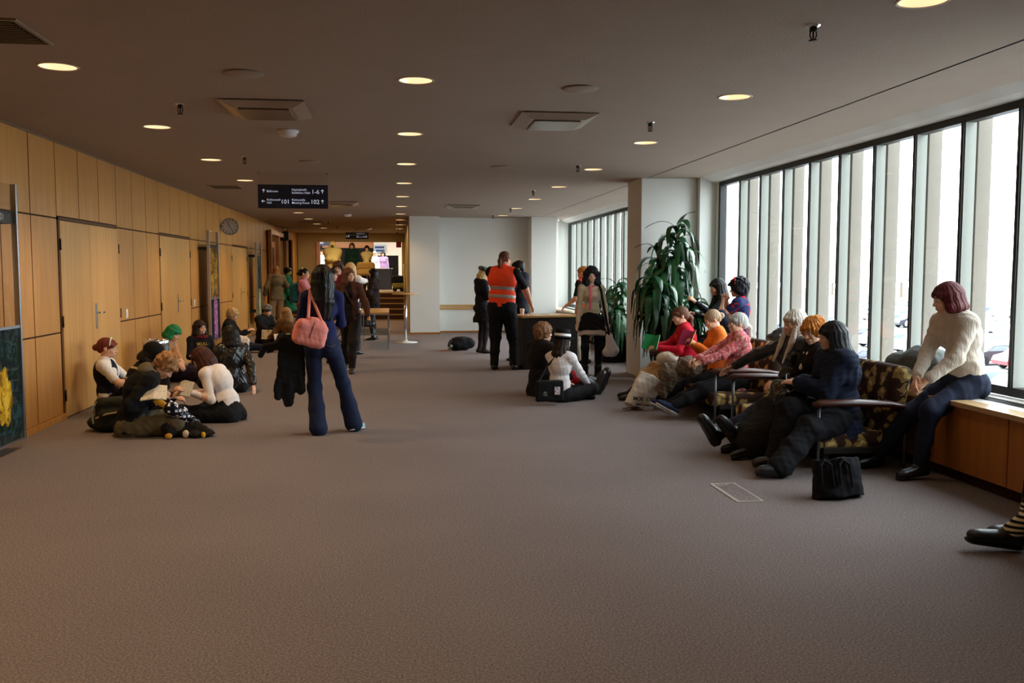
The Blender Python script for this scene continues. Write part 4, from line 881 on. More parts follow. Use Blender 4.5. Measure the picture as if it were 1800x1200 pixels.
    def hair(s, m, style='short', length=0.3, vol=0.0, fringe=True, name='hair', seed=0, back=0.0, part_=0.0, curl=0.0):
        h = s.hs; R = s.Rh; q = s.hd; e = lambda c, r: el(q(*c), (V(r) + vol) * h, R)
        A = [e((0, -0.022, 0.042), (0.084, 0.103, 0.090))]; cuts = [el(q(0, 0.118, -0.045), V(0.074, 0.075, 0.10) * h, R)]
        down = V(0, 0, -1.0); nb = s.Rn @ V(0, -1, 0)
        if style in ('short', 'shaggy', 'curly'): A += [e((0, -0.06, -0.01), (0.068, 0.055, 0.075)), e((-0.072, -0.01, 0.005), (0.016, 0.04, 0.045)), e((0.072, -0.01, 0.005), (0.016, 0.04, 0.045))]
        if style in ('pony', 'bun'):
            A += [e((0, -0.075, -0.005), (0.06, 0.045, 0.06))]
            if style == 'bun': A += [e((0, -0.135, 0.0), (0.04, 0.036, 0.04))]
            else:
                a = q(0, -0.12, 0.0); b_ = a + (nb * 0.03 + down * 0.05); A += [rc(a, b_, 0.024 * h, 0.03 * h), rc(b_, b_ + down * length * 0.6 + nb * 0.01, 0.03 * h, 0.024 * h), rc(b_ + down * length * 0.6 + nb * 0.01, b_ + down * length, 0.024 * h, 0.008)]
        if style in ('long', 'bob', 'mid'):
            for a_ in np.linspace(-1.95, 1.95, 9):
                x0, y0 = sin(a_) * 0.078, -cos(a_) * 0.085 - 0.022
                p0 = q(x0, y0, 0.03); rad = nrm(R @ V(sin(a_), -cos(a_), 0)); p1 = q(x0 * 1.05, y0 * 1.05, -0.07)
                L = length * (1.0 if abs(a_) < 1.4 else 0.85); wd = 0.027 + vol
                A += [rc(p0, p1, wd * h, wd * h)]
                rest = max(0.0, L - 0.08)
                if rest > 0:
                    pm = p1 + down * rest * 0.5 + nb * (0.035 + back) * min(1, rest * 4) * (1 if abs(a_) < 1.6 else 0.0) + rad * 0.006; pe = p1 + down * rest + nb * (0.035 + back) * (1 if abs(a_) < 1.6 else 0.0)
                    A += [rc(p1, pm, wd * h, wd * 1.05 * h), rc(pm, pe, wd * 1.05 * h, 0.012)]
            if vol > 0.008: A += [e((0, -0.04, -0.02), (0.085, 0.085, 0.08))]
        if fringe: A += [rc(q(-0.062, 0.055, 0.045), q(0.0, 0.088, 0.052), 0.019 * h), rc(q(0.062, 0.055, 0.045), q(0.0, 0.088, 0.052), 0.019 * h), rc(q(0, 0.06, 0.09), q(0, 0.087, 0.04), 0.02 * h)]
        if fringe == 'full': A += [rc(q(-0.05, 0.076, 0.04), q(0.05, 0.076, 0.04), 0.018 * h)]
        vt, f = solid(A, s.fv, k=0.02, cuts=cuts)
        if len(vt):
            P = (vt - s.H) @ R; th = np.arctan2(P[:, 0], -P[:, 1]); ph = th * 9 + wob(vt, 4.5, seed + 3) * 1.5; g = np.sin(ph * 2) * 0.5 + np.sin(ph * 5.3 + 1) * 0.5
            out = nrm_rows(np.stack([P[:, 0], P[:, 1] + 0.02, P[:, 2] * 0.3], 1)) @ R.T
            amp = 0.0035 + (0.006 if style in ('shaggy',) else 0) ; vt = vt + out * (g * amp)[:, None]
            if curl: vt = vt + out * (wob(vt, 16, seed) * curl)[:, None] + np.stack([wob(vt, 14, seed + 1), wob(vt, 14, seed + 2), wob(vt, 14, seed + 3)], 1) * curl * 0.6
            if style == 'shaggy': vt = vt + out * (np.clip(wob(vt, 9, seed + 1), 0, 1) * 0.022)[:, None]
        return mesh_from(name, [(vt, f)], m, s.e)
    def extra(s, name, prims, m, k=0.01, h=None, parent=None, **kw): return blob(name, prims, m, parent or s.e, h=h or s.fv, k=k, **kw)
def nrm_rows(a): return a / (np.linalg.norm(a, axis=1)[:, None] + 1e-9)
HB = hair_mat('#060505', '#15110f', 0.35); HBR = hair_mat('#3a2318', '#6b4430'); HRED = hair_mat('#4a1a16', '#8a3a30'); HBL = hair_mat('#a8824a', '#e0c48c'); HGR = hair_mat('#8c8c88', '#dcdad4'); HDB = hair_mat('#160d09', '#33211a')
def cloth(c, **k): return noisy(c, 0.9, k.pop('var', 0.12), 9, 0.3, 260, **k)
BLK = cloth('#17171a'); NAVY = cloth('#1c2440'); JEAN = noisy('#18223f', 0.85, 0.22, 14, 0.35, 500, name='denim'); JEAND = noisy('#1a2034', 0.85, 0.2, 14, 0.3, 500, name='dark denim'); WHT = cloth('#e6e2de', var=0.04)
LEATH = noisy('#15161a', 0.32, 0.1, 8, 0.3, 60, name='black leather', spec=0.6); SHB = mat('#121214', 0.35); SOLEB = mat('#1a1816', 0.7); SOLEW = mat('#d8d6d0', 0.6)
def PX(u, v, y):
    p = atY(u, v, y); return ('w', p[0], p[1], p[2])
def at(u, y): return float(atY(u, 600, y)[0])
XL = dict(feet=[(0.10, 0.36, 0.07), (-0.12, 0.30, 0.09)], knee=[(-1, 0.4, 0.12), (1, 0.4, 0.12)], fdir=[(1, 0.1, 0), (-1, 0.1, 0)])      # cross-legged
# ---------------- the woman in the middle of the hall
p = Person('woman with long black hair from behind, navy top and flared blue jeans, pink bag', -0.70, 9.05, 4, h=1.64, head=(0.15, -0.12, 0.05), pel=(0.0, 0, 0.895), side=0.02, lean=-0.03,
           hands=[(-0.27, 0.10, 0.84), (0.10, 0.28, 1.05)], elb=[(-0.1, -1, 0), (0.45, -0.9, -0.5)], feet=[(-0.05, -0.08, 0.085), (0.29, 0.06, 0.085)], fdir=[(-0.2, 1, -0.1), (0.5, 1, -0.1)], curl=(0.9, 0.9), skin='#d9a584')
p.top(cloth('#1b2350'), 'sweater', inf=0.010, hem=0.05, rough=0.004); p.trousers(JEAN, 'jeans', inf=0.008, flare=0.045, rough=0.005); p.shoes(mat('#8ec0cc', 0.5), SOLEW); p.hair(HB, 'long', 0.42, 0.010)
for sg in (-1, 1): p.extra('pocket_stitching', [rc(p.P + V(sg * 0.085 - 0.04, -0.152, -0.02), p.P + V(sg * 0.085, -0.158, -0.04), 0.003), rc(p.P + V(sg * 0.085, -0.158, -0.04), p.P + V(sg * 0.085 + 0.04, -0.150, -0.02), 0.003)], mat('#6b6a60', 0.8), h=0.004, k=0)
WOMAN = p
# ---------------- group on the floor by the panelled wall
p = Person('seated woman with dark red hair and white headband leaning on the panelled wall', -3.20, 10.75, -88, h=1.62, pose='floor', lean=-0.05, head=(0.1, -0.1, 0), hands=[(-0.12, 0.38, 0.36), (0.12, 0.38, 0.36)], feet=[(-0.1, 0.62, 0.08), (0.1, 0.62, 0.08)], knee=[(0, 0.2, 1), (0, 0.2, 1)])
p.top(WHT, 'blouse', sleeve=0.75, inf=0.016); p.extra('waistcoat', [(q, 0.026) for q in p.torso()[3:5]], cloth('#1a1c2c'), h=p.vox, k=0.03); p.trousers(BLK); p.shoes(SHB); p.hair(HRED, 'bun', fringe=True)
p.extra('headband', [rc(p.hd(0.085 * cos(a), 0.035, 0.045 + 0.09 * sin(a)), p.hd(0.085 * cos(a + 0.35), 0.035, 0.045 + 0.09 * sin(a + 0.35)), 0.008) for a in np.arange(0, 3.0, 0.35)], WHT, k=0.004)
p.extra('collar', [rc(p.N + p.Rn @ V(-0.05, 0.03, 0.01), p.N + p.Rn @ V(0, 0.075, -0.05), 0.018), rc(p.N + p.Rn @ V(0.05, 0.03, 0.01), p.N + p.Rn @ V(0, 0.075, -0.05), 0.018)], cloth('#5f7fc0'), k=0.01)
p = Person('seated person in a black cap and cream-striped black sweater behind the hooded reader', at(228, 10.15), 10.15, -75, h=1.64, sex='m', pose='floor', lean=0.42, head=(-0.1, -0.7, 0), hands=[(-0.1, 0.42, 0.22), (0.1, 0.42, 0.22)], **XL)
p.top(pattern('stripes', ['#16161a', '#c8b694'], 9.0, width=0.18), 'striped_sweater', inf=0.018); p.trousers(BLK); p.shoes(SHB); p.hair(HB, 'bob', 0.13)
p.extra('cap', [el(p.hd(0, -0.03, 0.045), V(0.105, 0.125, 0.11) * p.hs, p.Rh)], cloth('#0c0c0e'), cuts=[bx(p.hd(0, 0.03, -0.085), (0.2, 0.2, 0.085), p.Rh @ rotm(0, 0.25))]); p.extra('cap_brim', [rc(p.hd(-0.04, 0.10, 0.045), p.hd(0.04, 0.10, 0.045), 0.045, n=p.Rh @ V(0, 0, 1), s=0.2)], cloth('#101012'))
x = at(228, 9.2); p = Person('seated strawberry blond reader in a black jacket with grey-brown hood bent over a comic', x, 9.2, -72, h=1.74, sex='m', pose='floor', lean=0.42, curve=0.25, head=(0, -0.95, 0.1), hands=[PX(283, 694, 9.35), PX(274, 700, 9.15)], elb=[(-0.6, -0.1, -1), (0.35, -1, -0.35)], curl=(0.7, 0.7), **XL)
p.top(cloth('#15161a'), 'jacket', inf=0.03, hem=0.10, rough=0.012, flare=0.03); p.trousers(cloth('#5c5340'), inf=0.03, rough=0.012); p.shoes(SHB, name='shoe'); p.hair(hair_mat('#8a5a34', '#c99a68'), 'shaggy')
p.extra('hood', [el(p.N + p.Rn @ V(0, -0.07, 0.01), V(0.13, 0.075, 0.085), p.Rn), rc(p.N + p.Rn @ V(-0.1, 0, 0.02), p.N + p.Rn @ V(-0.05, 0.07, -0.03), 0.04), rc(p.N + p.Rn @ V(0.1, 0, 0.02), p.N + p.Rn @ V(0.05, 0.07, -0.03), 0.04)], cloth('#6b6252'), k=0.04, h=p.vox, rough=0.008)
READER = p
x = at(398, 9.9); p = Person('seated dark-haired woman in a tight white shirt leaning over a small book', x, 9.95, 66, h=1.70, pose='floor', lean=0.55, curve=0.15, side=-0.05, head=(0.1, -0.6, 0), hands=[PX(330, 688, 9.75), PX(326, 690, 10.0)], elb=[(-0.5, 0, -1), (0.5, 0, -1)], curl=(0.7, 0.7), **XL)
p.top(cloth('#efe4de', var=0.03), 'shirt', inf=0.009, hem=0.05, rough=0.004); p.trousers(BLK, inf=0.02, rough=0.01); p.shoes(SHB); p.hair(hair_mat('#2c1814', '#5a3028'), 'bob', 0.19, 0.004)
x = at(408, 12.3); p = Person('seated person in a black leather jacket with long black hair, back to the camera', x, 12.3, 22, h=1.70, pose='floor', lean=0.12, head=(0.3, -0.3, 0), hands=[(-0.15, 0.4, 0.25), PX(446, 678, 12.1)], elb=[(-0.6, -0.2, -1), (1, -0.3, 0.3)], curl=(0.4, 0.2), **XL)
p.top(LEATH, 'leather_jacket', inf=0.028, hem=0.06, rough=0.012); p.trousers(BLK, inf=0.015); p.shoes(LEATH, boot=0.5); p.hair(HB, 'mid' if False else 'long', 0.24, 0.010)
x = at(272, 13.75) + 0.12; p = Person('seated person with bright green hair half hidden behind the black litter bin', x, 13.75, -105, h=1.62, pose='floor', lean=0.25, head=(0.0, -0.55, -0.2), hands=[PX(322, 641, 13.3), PX(318, 644, 13.2)], feet=[(-0.1, 0.78, 0.08), (0.15, 0.80, 0.08)], knee=[(0, 0.2, 1), (0, 0.2, 1)], curl=(0.8, 0.8))
p.top(cloth('#b58a68'), 'cardigan', inf=0.02); p.lapskirt(cloth('#221428'), 1.0, drop=0.8); p.stockings(cloth('#1e1424')); p.shoes(SHB); p.hair(hair_mat('#0a5a34', '#1f9a5c'), 'bob', 0.13, 0.006)
x = at(352, 14.6); p = Person('seated girl with dark bob and red checked scarf facing the camera near the bin', x, 14.6, -150, h=1.60, pose='floor', head=(0.35, 0.05, 0), hands=[(-0.12, 0.3, 0.25), (0.12, 0.3, 0.25)], **XL)
p.top(BLK, 'shirt', inf=0.014); p.trousers(BLK); p.shoes(SHB); p.hair(HDB, 'bob', 0.17, 0.006, fringe='full')
p.extra('scarf', [rc(p.N + p.Rn @ V(0.09 * cos(a), 0.01 + 0.07 * sin(a), 0.0), p.N + p.Rn @ V(0.09 * cos(a + 0.6), 0.01 + 0.07 * sin(a + 0.6), 0.0), 0.03) for a in np.arange(0, 6.2, 0.6)], pattern('plaid', ['#6a1218', '#1a1214', '#8a2026'], 25), h=p.vox)
text('lettering', 'SKULL', 0.06, mat('#e0b020', 0.6), p.e, tuple(p.CH + p.Rn @ V(0.10, 0.135, 0.04)), (pi / 2, 0, pi), 'LEFT', 0.001)
x = at(402, 18.3); p = Person('seated youth with fluffy blond hair by the wall, knees up in blue jeans', x, 18.3, -92, h=1.68, sex='m', pose='floor', lean=0.1, head=(0.0, -0.35, 0), hands=[(-0.08, 0.38, 0.42), (0.1, 0.36, 0.42)], feet=[(-0.08, 0.86, 0.08), (0.1, 0.82, 0.08)], knee=[(0, 0.1, 1), (0, 0.1, 1)], curl=(0.8, 0.8))
p.top(BLK, 'jacket', inf=0.025); p.trousers(JEAND); p.shoes(mat('#c8505e', 0.6), SOLEW); p.hair(HBL, 'shaggy', vol=0.008)
x = at(462, 20.4); p = Person('seated person in black with a grey patterned beanie, far along the panelled wall', x, 20.4, -125, h=1.66, sex='m', pose='floor', lean=0.2, head=(0.3, -0.35, 0), hands=[(-0.1, 0.42, 0.34), (0.12, 0.4, 0.34)], feet=[(-0.12, 0.5, 0.08), (0.14, 0.48, 0.08)], knee=[(-0.4, 0.1, 1), (0.4, 0.1, 1)])
p.top(BLK, 'jacket', inf=0.03); p.trousers(BLK); p.shoes(SHB, SOLEW); p.hair(HB, 'short'); p.extra('beanie', [el(p.hd(0, -0.02, 0.06), V(0.1, 0.115, 0.095), p.Rh)], pattern('cells', ['#303030', '#a8a49c'], 30, width=0.5), cuts=[bx(p.hd(0, 0, -0.05), (0.2, 0.2, 0.065), p.Rh)])
x = at(507, 19.3); p = Person('seated person with long light brown hair and brown fur coat beside the beanie wearer', x, 19.3, 40, h=1.62, pose='floor', lean=0.1, head=(0.3, -0.2, 0), hands=[(-0.25, 0.3, 0.2), (0.2, 0.3, 0.2)], **XL)
p.top(cloth('#6a4a2c', var=0.3), 'fur_coat', inf=0.04, rough=0.02); p.trousers(BLK); p.shoes(SHB); p.hair(hair_mat('#6a4a2c', '#b08a58'), 'long', 0.34, 0.008)
# ---------------- standing people down the corridor
def stander(u, y, face, label, **k): return Person(label, at(u, y), y, face, **k)
p = stander(488, 25.0, 15, 'standing person in olive-brown hooded jacket and beige trousers, seen from behind', h=1.72, hands=[(-0.3, 0.1, 0.95), (0.2, 0.3, 1.2)])
p.top(cloth('#6a6048'), 'jacket', inf=0.035, hem=0.16, hood=True, flare=0.03); p.trousers(cloth('#a8906c')); p.shoes(SHB); p.hair(hair_mat('#5a3c22', '#8a6038'), 'bob', 0.16)
p = stander(508, 26.2, -80, 'standing person with yellow-green face and teal tunic near the panelled wall', h=1.68, skin='#a8b060')
p.top(cloth('#1f7a68'), 'tunic', inf=0.02); p.skirt(cloth('#1f7a68'), 0.55, 0.08); p.stockings(BLK); p.shoes(SHB); p.hair(HB, 'shaggy')
p = stander(536, 18.9, -95, 'standing woman in pink shirt and long burgundy skirt with hair tied back', h=1.64, hands=[(-0.05, 0.36, 1.12), (0.1, 0.36, 1.10)], curl=(0.8, 0.8), elb=[(-0.4, -0.6, -1), (0.4, -0.6, -1)])
p.top(cloth('#c87a80'), 'shirt', sleeve=1.0, inf=0.014, collar=0.04); p.skirt(cloth('#6a1a28'), 0.72, 0.06); p.stockings(BLK); p.shoes(SHB); p.hair(HB, 'bun', fringe=False)
PINKW = p
p = stander(583, 15.9, -100, 'woman with short dark hair in a black dress right behind the navy-topped woman', h=1.62, head=(0.15, 0, 0)); p.top(cloth('#1c1a24'), 'dress_top', inf=0.014, sleeve=0.4); p.skirt(cloth('#2a2838'), 0.5, 0.1); p.stockings(cloth('#8a8884')); p.shoes(SHB); p.hair(HDB, 'short')
p = stander(596, 16.9, 178, 'tall boy with spiky dark hair and maroon shirt facing the camera', h=1.74, sex='m'); p.top(cloth('#6a1830'), 'shirt', inf=0.014); p.trousers(BLK); p.shoes(SHB); p.hair(hair_mat('#2c1810', '#5c3420'), 'shaggy', vol=0.01)
p = Person('smiling brown-haired woman walking towards the camera in an open brown cardigan', -0.70, 14.55, 172, h=1.64, head=(0.75, 0.05, 0.05), pel=(0, 0, 0.89), feet=[(0.08, -0.22, 0.12), (-0.06, 0.16, 0.085)][::-1], knee=[(-0.1, 1, 0.3), (0.1, 1, 0.3)],
           hands=[PX(652, 571, 14.25), (0.26, 0.0, 0.84)], elb=[(-1, -0.3, -0.5), (0.7, -0.6, -0.2)], curl=(0.9, 0.7), fat=1.06)
p.top(cloth('#151214'), 'black_top', inf=0.010, sleeve=0); p.trousers(cloth('#241c18'), inf=0.012, rough=0.006); p.shoes(mat('#3a2c26', 0.6), SOLEW); p.hair(hair_mat('#3c2016', '#7a4a32'), 'bob', 0.19, 0.006)
A = [(q, 0.022) for q in p.torso()[3:]] + [(rc(p.W, p.P + V(0, 0, -0.04), 0.13, 0.165, V(0, 1, 0), 0.78), 0.018)]
for i in (0, 1): A += [(q, 0.016) for q in p.arm(i)]
mesh_from('cardigan', [solid(A, p.vox, k=0.028, rough=0.006, cuts=[cone(p.P + V(0, 0.22, -0.25), p.N + V(0, 0.16, 0.02), 0.15, 0.085, V(1, 0, 0), 0.8)])], cloth('#4a2a20'), p.e)
p.extra('bag_strap', [rc(p.SH[1] * 0.7 + p.N * 0.3 + V(0, 0.02, 0.065), p.CH + V(0, 0.155, 0.0), 0.014, n=V(0, 1, 0), s=0.3), rc(p.CH + V(0, 0.155, 0.0), p.P + V(-0.17, 0.1, 0.02), 0.014, n=V(0, 1, 0), s=0.3)], cloth('#4a3626'), k=0)
SMILE = p
p = stander(618, 17.6, -22, 'standing person with straight blond hair in a white jacket, reaching towards the dark-haired girl', h=1.74, hands=[(-0.2, 0.25, 1.0), PX(646, 494, 18.2)], elb=[(-0.6, -0.5, -1), (0.8, 0, -0.6)]); p.top(WHT, 'jacket', inf=0.02, hem=0.14, flare=0.02); p.trousers(cloth('#3a3a42')); p.shoes(SHB); p.hair(HBL, 'long', 0.24, 0.008)
p = stander(658, 21.3, 80, 'girl with black hair and fluffy dark jacket in profile by the low table', h=1.63, hands=[(-0.05, 0.28, 1.1), (0.1, 0.25, 1.0)], elb=[(-0.4, -0.6, -1), (0.4, -0.6, -1)], curl=(0.8, 0.8)); p.top(cloth('#2a1c18', var=0.3), 'fluffy_jacket', inf=0.035, hem=0.1, rough=0.016); p.skirt(BLK, 0.4, 0.08); p.stockings(BLK); p.shoes(LEATH, boot=0.6); p.hair(HB, 'bob', 0.17, 0.006, fringe='full')
p.extra('cuff', [rc(p.WR[0] * 0.9 + p.EL[0] * 0.1, p.WR[0], 0.04)], WHT, h=p.vox); p.extra('collar', [rc(p.N + V(0.05, -0.06, 0.01), p.N + V(-0.05, -0.06, 0.01), 0.025)], WHT, h=p.vox)
GIRLB = p
# ---------------- upstairs
p = Person('large figure in yellow hooded robe with dark green face atop the stairs', at(587, 33.0), 33.0, 176, h=1.72, sex='m', z=0.85, fat=1.35, hands=[(0.12, 0.26, 1.14), (-0.12, 0.28, 1.10)], elb=[(-1, 0.1, -0.8), (1, 0.1, -0.8)], skin='#1c4a28'); p.top(cloth('#c8b070'), 'robe', inf=0.09, hem=0.2, hood=True); p.skirt(cloth('#c8b070'), 0.8, 0.2, 'robe_skirt'); p.shoes(SHB); p.extra('hood', [el(p.hd(0, -0.03, 0.03), (0.125, 0.13, 0.15))], cloth('#f0d488'), cuts=[el(p.hd(0, 0.12, -0.03), (0.085, 0.11, 0.075))])
p = Person('person with long brown hair in a dark green coat atop the stairs', at(621, 33.4), 33.4, 172, h=1.74, z=0.85, fat=1.15); p.top(cloth('#0e2c22'), 'coat', inf=0.04, hem=0.25); p.trousers(BLK); p.shoes(SHB); p.hair(HBR, 'long', 0.3, 0.006)
p = Person('person with black hair and cream blouse crossed by a dark strap atop the stairs', at(647, 33.2), 33.2, 178, h=1.62, z=0.85, fat=1.1, hands=[(0.1, 0.3, 0.95), (-0.1, 0.3, 0.95)]); p.top(cloth('#c8b078'), 'blouse', inf=0.03, hem=0.12); p.trousers(BLK); p.shoes(SHB); p.hair(HB, 'short', vol=0.012)
p.extra('strap', [rc(p.N + V(0.12, 0.05, -0.02), p.P + V(-0.16, 0.16, 0.1), 0.028)], BLK, h=0.018, k=0); ROUT = p
for u, c, hr, lab in ((660, '#f0e4f4', HGR, 'pale-haired figure in a white dress standing behind the dark counter upstairs'), (675, '#b89ad0', HB, 'figure in a lilac dress standing behind the dark counter upstairs')):
    p = Person(lab, at(u, 37.6), 37.6, 170, h=1.50, z=0.85); p.top(cloth(c), 'dress_top', inf=0.03); p.skirt(cloth(c), 0.6, 0.15); p.shoes(SHB); p.hair(hr, 'long', 0.3, 0.004)
p = Person('distant person in white at the left edge of the upper hall', at(569, 38.5), 38.5, 150, h=1.6, z=0.85); p.top(WHT, 'jacket', inf=0.03); p.trousers(BLK); p.shoes(SHB); p.hair(HBR, 'long', 0.25)
# ---------------- around the desk
ORG = noisy('#ff4a20', 0.6, 0.05, 12, 0.2, 200, name='hi-vis orange'); REFB = mat('#a8a49c', 0.4, 0.3)
def vest(p, zs, part_inf=0.03):
    A = [(q, part_inf) for q in p.torso()[3:]] + [(cone(p.W, p.P + p.Rp @ V(0, 0, -0.03), 0.13 * p.k * p.fat, 0.15 * p.k * p.fat, p.Rp @ V(0, 1, 0), 0.8), part_inf)]
    sc = [el(p.SH[i] + (p.SH[i] - p.N) * 0.42, V(0.085, 0.12, 0.12) * p.k, p.Rn) for i in (0, 1)]
    v = mesh_from('hi_vis_vest', [solid(A, p.vox, k=0.028, rough=0.006, rs=5, seed=3, cuts=sc)], ORG, p.e)
    for z in zs:
        up = p.Rn @ V(0, 0, 1); B = [(q, s_ + 0.006) for q, s_ in A]
        mesh_from('reflective_band', [solid(B, p.vox * 0.7, k=0.028, keep=[bx(p.W + up * z, (0.5, 0.5, 0.026), p.Rn, 0.001)])], REFB, v)
p = Person('big ponytailed man in an orange hi-vis vest leaning a hand on the desk', 1.70, 14.55, -22, h=1.90, sex='m', fat=1.2, head=(-0.45, -0.25, 0), hands=[(-0.1, 0.4, 0.98), PX(941, 549, 14.75)], elb=[(-0.6, -0.4, -1), (1, -0.4, 0.2)], lean=0.06, side=0.04, curl=(0.6, 0.3), feet=[(-0.13, 0, 0.09), (0.20, 0.05, 0.09)], skin='#dca284')
p.top(cloth('#141416'), 't_shirt', sleeve=0.85, inf=0.016); vest(p, (-0.03, 0.10)); p.trousers(cloth('#141418'), inf=0.022, rough=0.008); p.shoes(SHB); p.hair(hair_mat('#4a2818', '#7a4a30'), 'pony', 0.14, fringe=False); BIG_MAN = p
p = Person('standing blond girl in a tartan beret and black clothes beside the big vest man', 1.66, 17.6, -70, h=1.64, head=(-0.1, -0.5, 0), hands=[(-0.05, 0.30, 1.12), (0.1, 0.28, 1.1)], elb=[(-0.4, -0.6, -1), (0.4, -0.6, -1)], curl=(0.8, 0.8)); p.top(cloth('#18181c'), 'cardigan', inf=0.022, hem=0.1, hood=True); p.skirt(cloth('#141416'), 0.36, 0.10, folds=0.018); p.stockings(cloth('#2a2024')); p.shoes(SHB); p.hair(HBL, 'long', 0.24)
p.extra('beret', [el(p.hd(0, -0.04, 0.085), (0.125, 0.135, 0.06), p.Rh)], pattern('plaid', ['#2c3a34', '#8a8a7a', '#1a2422'], 18))
p = Person('standing man with short black hair in a black hooded jacket behind the dark desk', at(914, 16.1), 16.1, 62, h=1.76, sex='m', head=(0.35, -0.2, 0), hands=[(-0.2, 0.3, 0.95), (0.1, 0.3, 1.0)]); p.top(cloth('#191b28'), 'hooded_jacket', inf=0.035, hem=0.12, hood=True); p.trousers(BLK); p.shoes(SHB); p.hair(HB, 'short')
p = Person('reddish blond person in an orange hi-vis vest half hidden behind the curly-haired girl', at(1026, 15.3), 15.3, 40, h=1.66, head=(0.2, -0.1, 0), hands=[(-0.28, 0.15, 1.0), (0.26, 0.1, 1.0)]); p.top(BLK, 't_shirt', sleeve=0.85, inf=0.014); vest(p, (-0.12, 0.0)); p.trousers(cloth('#cfc4ae'), inf=0.02); p.shoes(SHB); p.hair(hair_mat('#a0602c', '#d09a5c'), 'bun')
p = Person('standing girl with big black hair, cream sweater, black miniskirt and thigh-high stockings', 2.86, 13.2, 176, h=1.62, head=(-0.05, -0.02, 0.0), hands=[(-0.23, -0.02, 0.82), (0.21, 0.05, 0.78)], elb=[(-0.4, -1, 0), (0.15, -1, 0)], side=0.0, feet=[(-0.10, 0, 0.085), (0.10, 0.04, 0.085)], curl=(0.6, 0.6), fat=0.93, skin='#e6b89c')
p.top(cloth('#cfc4a8', var=0.05), 'sweater', inf=0.010, hem=0.08, collar=0.05, rough=0.004); p.skirt(cloth('#c8b8ac', var=0.2), 0.34, 0.05, 'lace_underskirt', inf=0.006); p.skirt(cloth('#121214'), 0.27, 0.06, folds=0.014, inf=0.012); p.stockings(cloth('#17171c'), 'thigh_high_stocking', 0.005, 0.42); p.shoes(SHB, boot=0.25)
p.hair(hair_mat('#07080c', '#141a28', 0.35), 'bob', 0.20, 0.030, fringe='full', curl=0.012)
p.extra('pink_scarf', [rc(p.N + V(-0.05, 0.05, 0), p.N + V(0.03, 0.085, -0.02), 0.018), rc(p.N + V(0.02, 0.095, -0.02), p.CH + V(0.03, 0.155, -0.02), 0.02, 0.024, V(0, 1, 0), 0.4), rc(p.CH + V(0.03, 0.155, -0.02), p.W + V(0.04, 0.13, -0.0), 0.024, 0.02, V(0, 1, 0), 0.4)], cloth('#e87a8c'), h=0.008, rough=0.004)
CURLY = p
p = Person('curly brown-haired person on the carpet in black shirt with red trousers and boots', 1.84, 11.5, -62, h=1.80, sex='m', pose='floor', lean=0.08, head=(-0.1, 0.0, 0), hands=[(-0.15, 0.4, 0.2), (0.15, 0.4, 0.2)], feet=[PX(1046, 680, 11.5), PX(1052, 674, 11.75)], knee=[(0, 0.1, 1), (0, 0.1, 1)], fdir=[(0.0, 0.35, 1), (0.2, 0.35, 1)]); p.top(BLK, 'black_shirt', inf=0.034, hem=0.22, flare=0.03); p.trousers(BLK, 'black_shorts', t=0.6, inf=0.024); p.stockings(cloth('#b01c20'), 'red_legging', 0.024, 0.5); p.shoes(LEATH, SOLEB, boot=0.45, inf=0.032); p.hair(hair_mat('#5a3a26', '#9a6c48'), 'curly', vol=0.018, curl=0.010)
p = Person('seated girl in white blouse and black hat with a white band', 1.98, 10.95, -42, h=1.62, pose='floor', lean=0.15, head=(-0.35, -0.1, 0), hands=[(-0.1, 0.42, 0.14), (0.18, 0.42, 0.14)], elb=[(-0.5, -0.2, -1), (0.6, -0.2, -1)], **XL); p.top(cloth('#e8e4e6', var=0.03), 'white_blouse', inf=0.018, rough=0.008); p.trousers(BLK, inf=0.015); p.shoes(SHB); p.hair(HDB, 'long', 0.24)
hc = p.hd(0, -0.02, 0.07); up = p.Rh @ V(0, 0, 1); hat = p.extra('black_hat', [cone(hc, hc + up * 0.10, 0.098, 0.088), cone(hc - up * 0.006, hc + up * 0.004, 0.145, 0.145)], BLK, k=0.012); mesh_from('white_hat_band', [solid([cone(hc + up * 0.012, hc + up * 0.045, 0.103, 0.100)], 0.006, k=0)], mat('#f2f2f0', 0.6), hat)
HATG = p
# ---------------- people on the sofas and the window counter (all face the hall)
def sitter(label, x, y, face, h, feet, **k):
    return Person(label, x, y, face, h=h, pose='sit', feet=feet, knee=k.pop('knee', [(-0.2, 0.2, 1), (0.2, 0.2, 1)]), **k)
def W3(*a): return ('w',) + a
p = sitter('seated grey-haired woman in a pink-red blouse at the near end of the far sofa', 3.66, 9.52, 90, 1.56, [W3(2.75, 9.38, 0.09), W3(2.85, 9.62, 0.09)], pel=(0, 0, 0.42), lean=-0.12, curve=0.1, head=(0, 0.0, 0), hands=[W3(3.22, 9.42, 0.60), W3(3.20, 9.60, 0.60)], elb=[(-0.5, -0.3, -1), (0.5, -0.3, -1)], curl=(0.8, 0.8), fdir=[(0.1, 0.9, 0.5), (0.1, 0.9, 0.5)], fat=1.1)
p.top(pattern('blotch', ['#c8545c', '#e08a8a', '#b03a48', '#eaa8a0'], 22), 'blouse', inf=0.022, hem=0.16, rough=0.01, collar=0.02); p.trousers(BLK, inf=0.02); p.shoes(cloth('#232c48'), SOLEW); p.hair(HGR, 'pony', 0.14, 0.006, fringe=True)
p = sitter('seated woman in an orange sweater with glasses reading, middle of the far sofa', 3.72, 10.25, 84, 1.60, [W3(2.95, 10.2, 0.09), W3(3.0, 10.45, 0.09)], pel=(0, 0, 0.42), lean=0.05, head=(0.1, -0.45, 0), hands=[W3(3.42, 10.12, 0.74), W3(3.42, 10.3, 0.74)], elb=[(-0.5, -0.3, -1), (0.5, -0.3, -1)], curl=(0.8, 0.8))
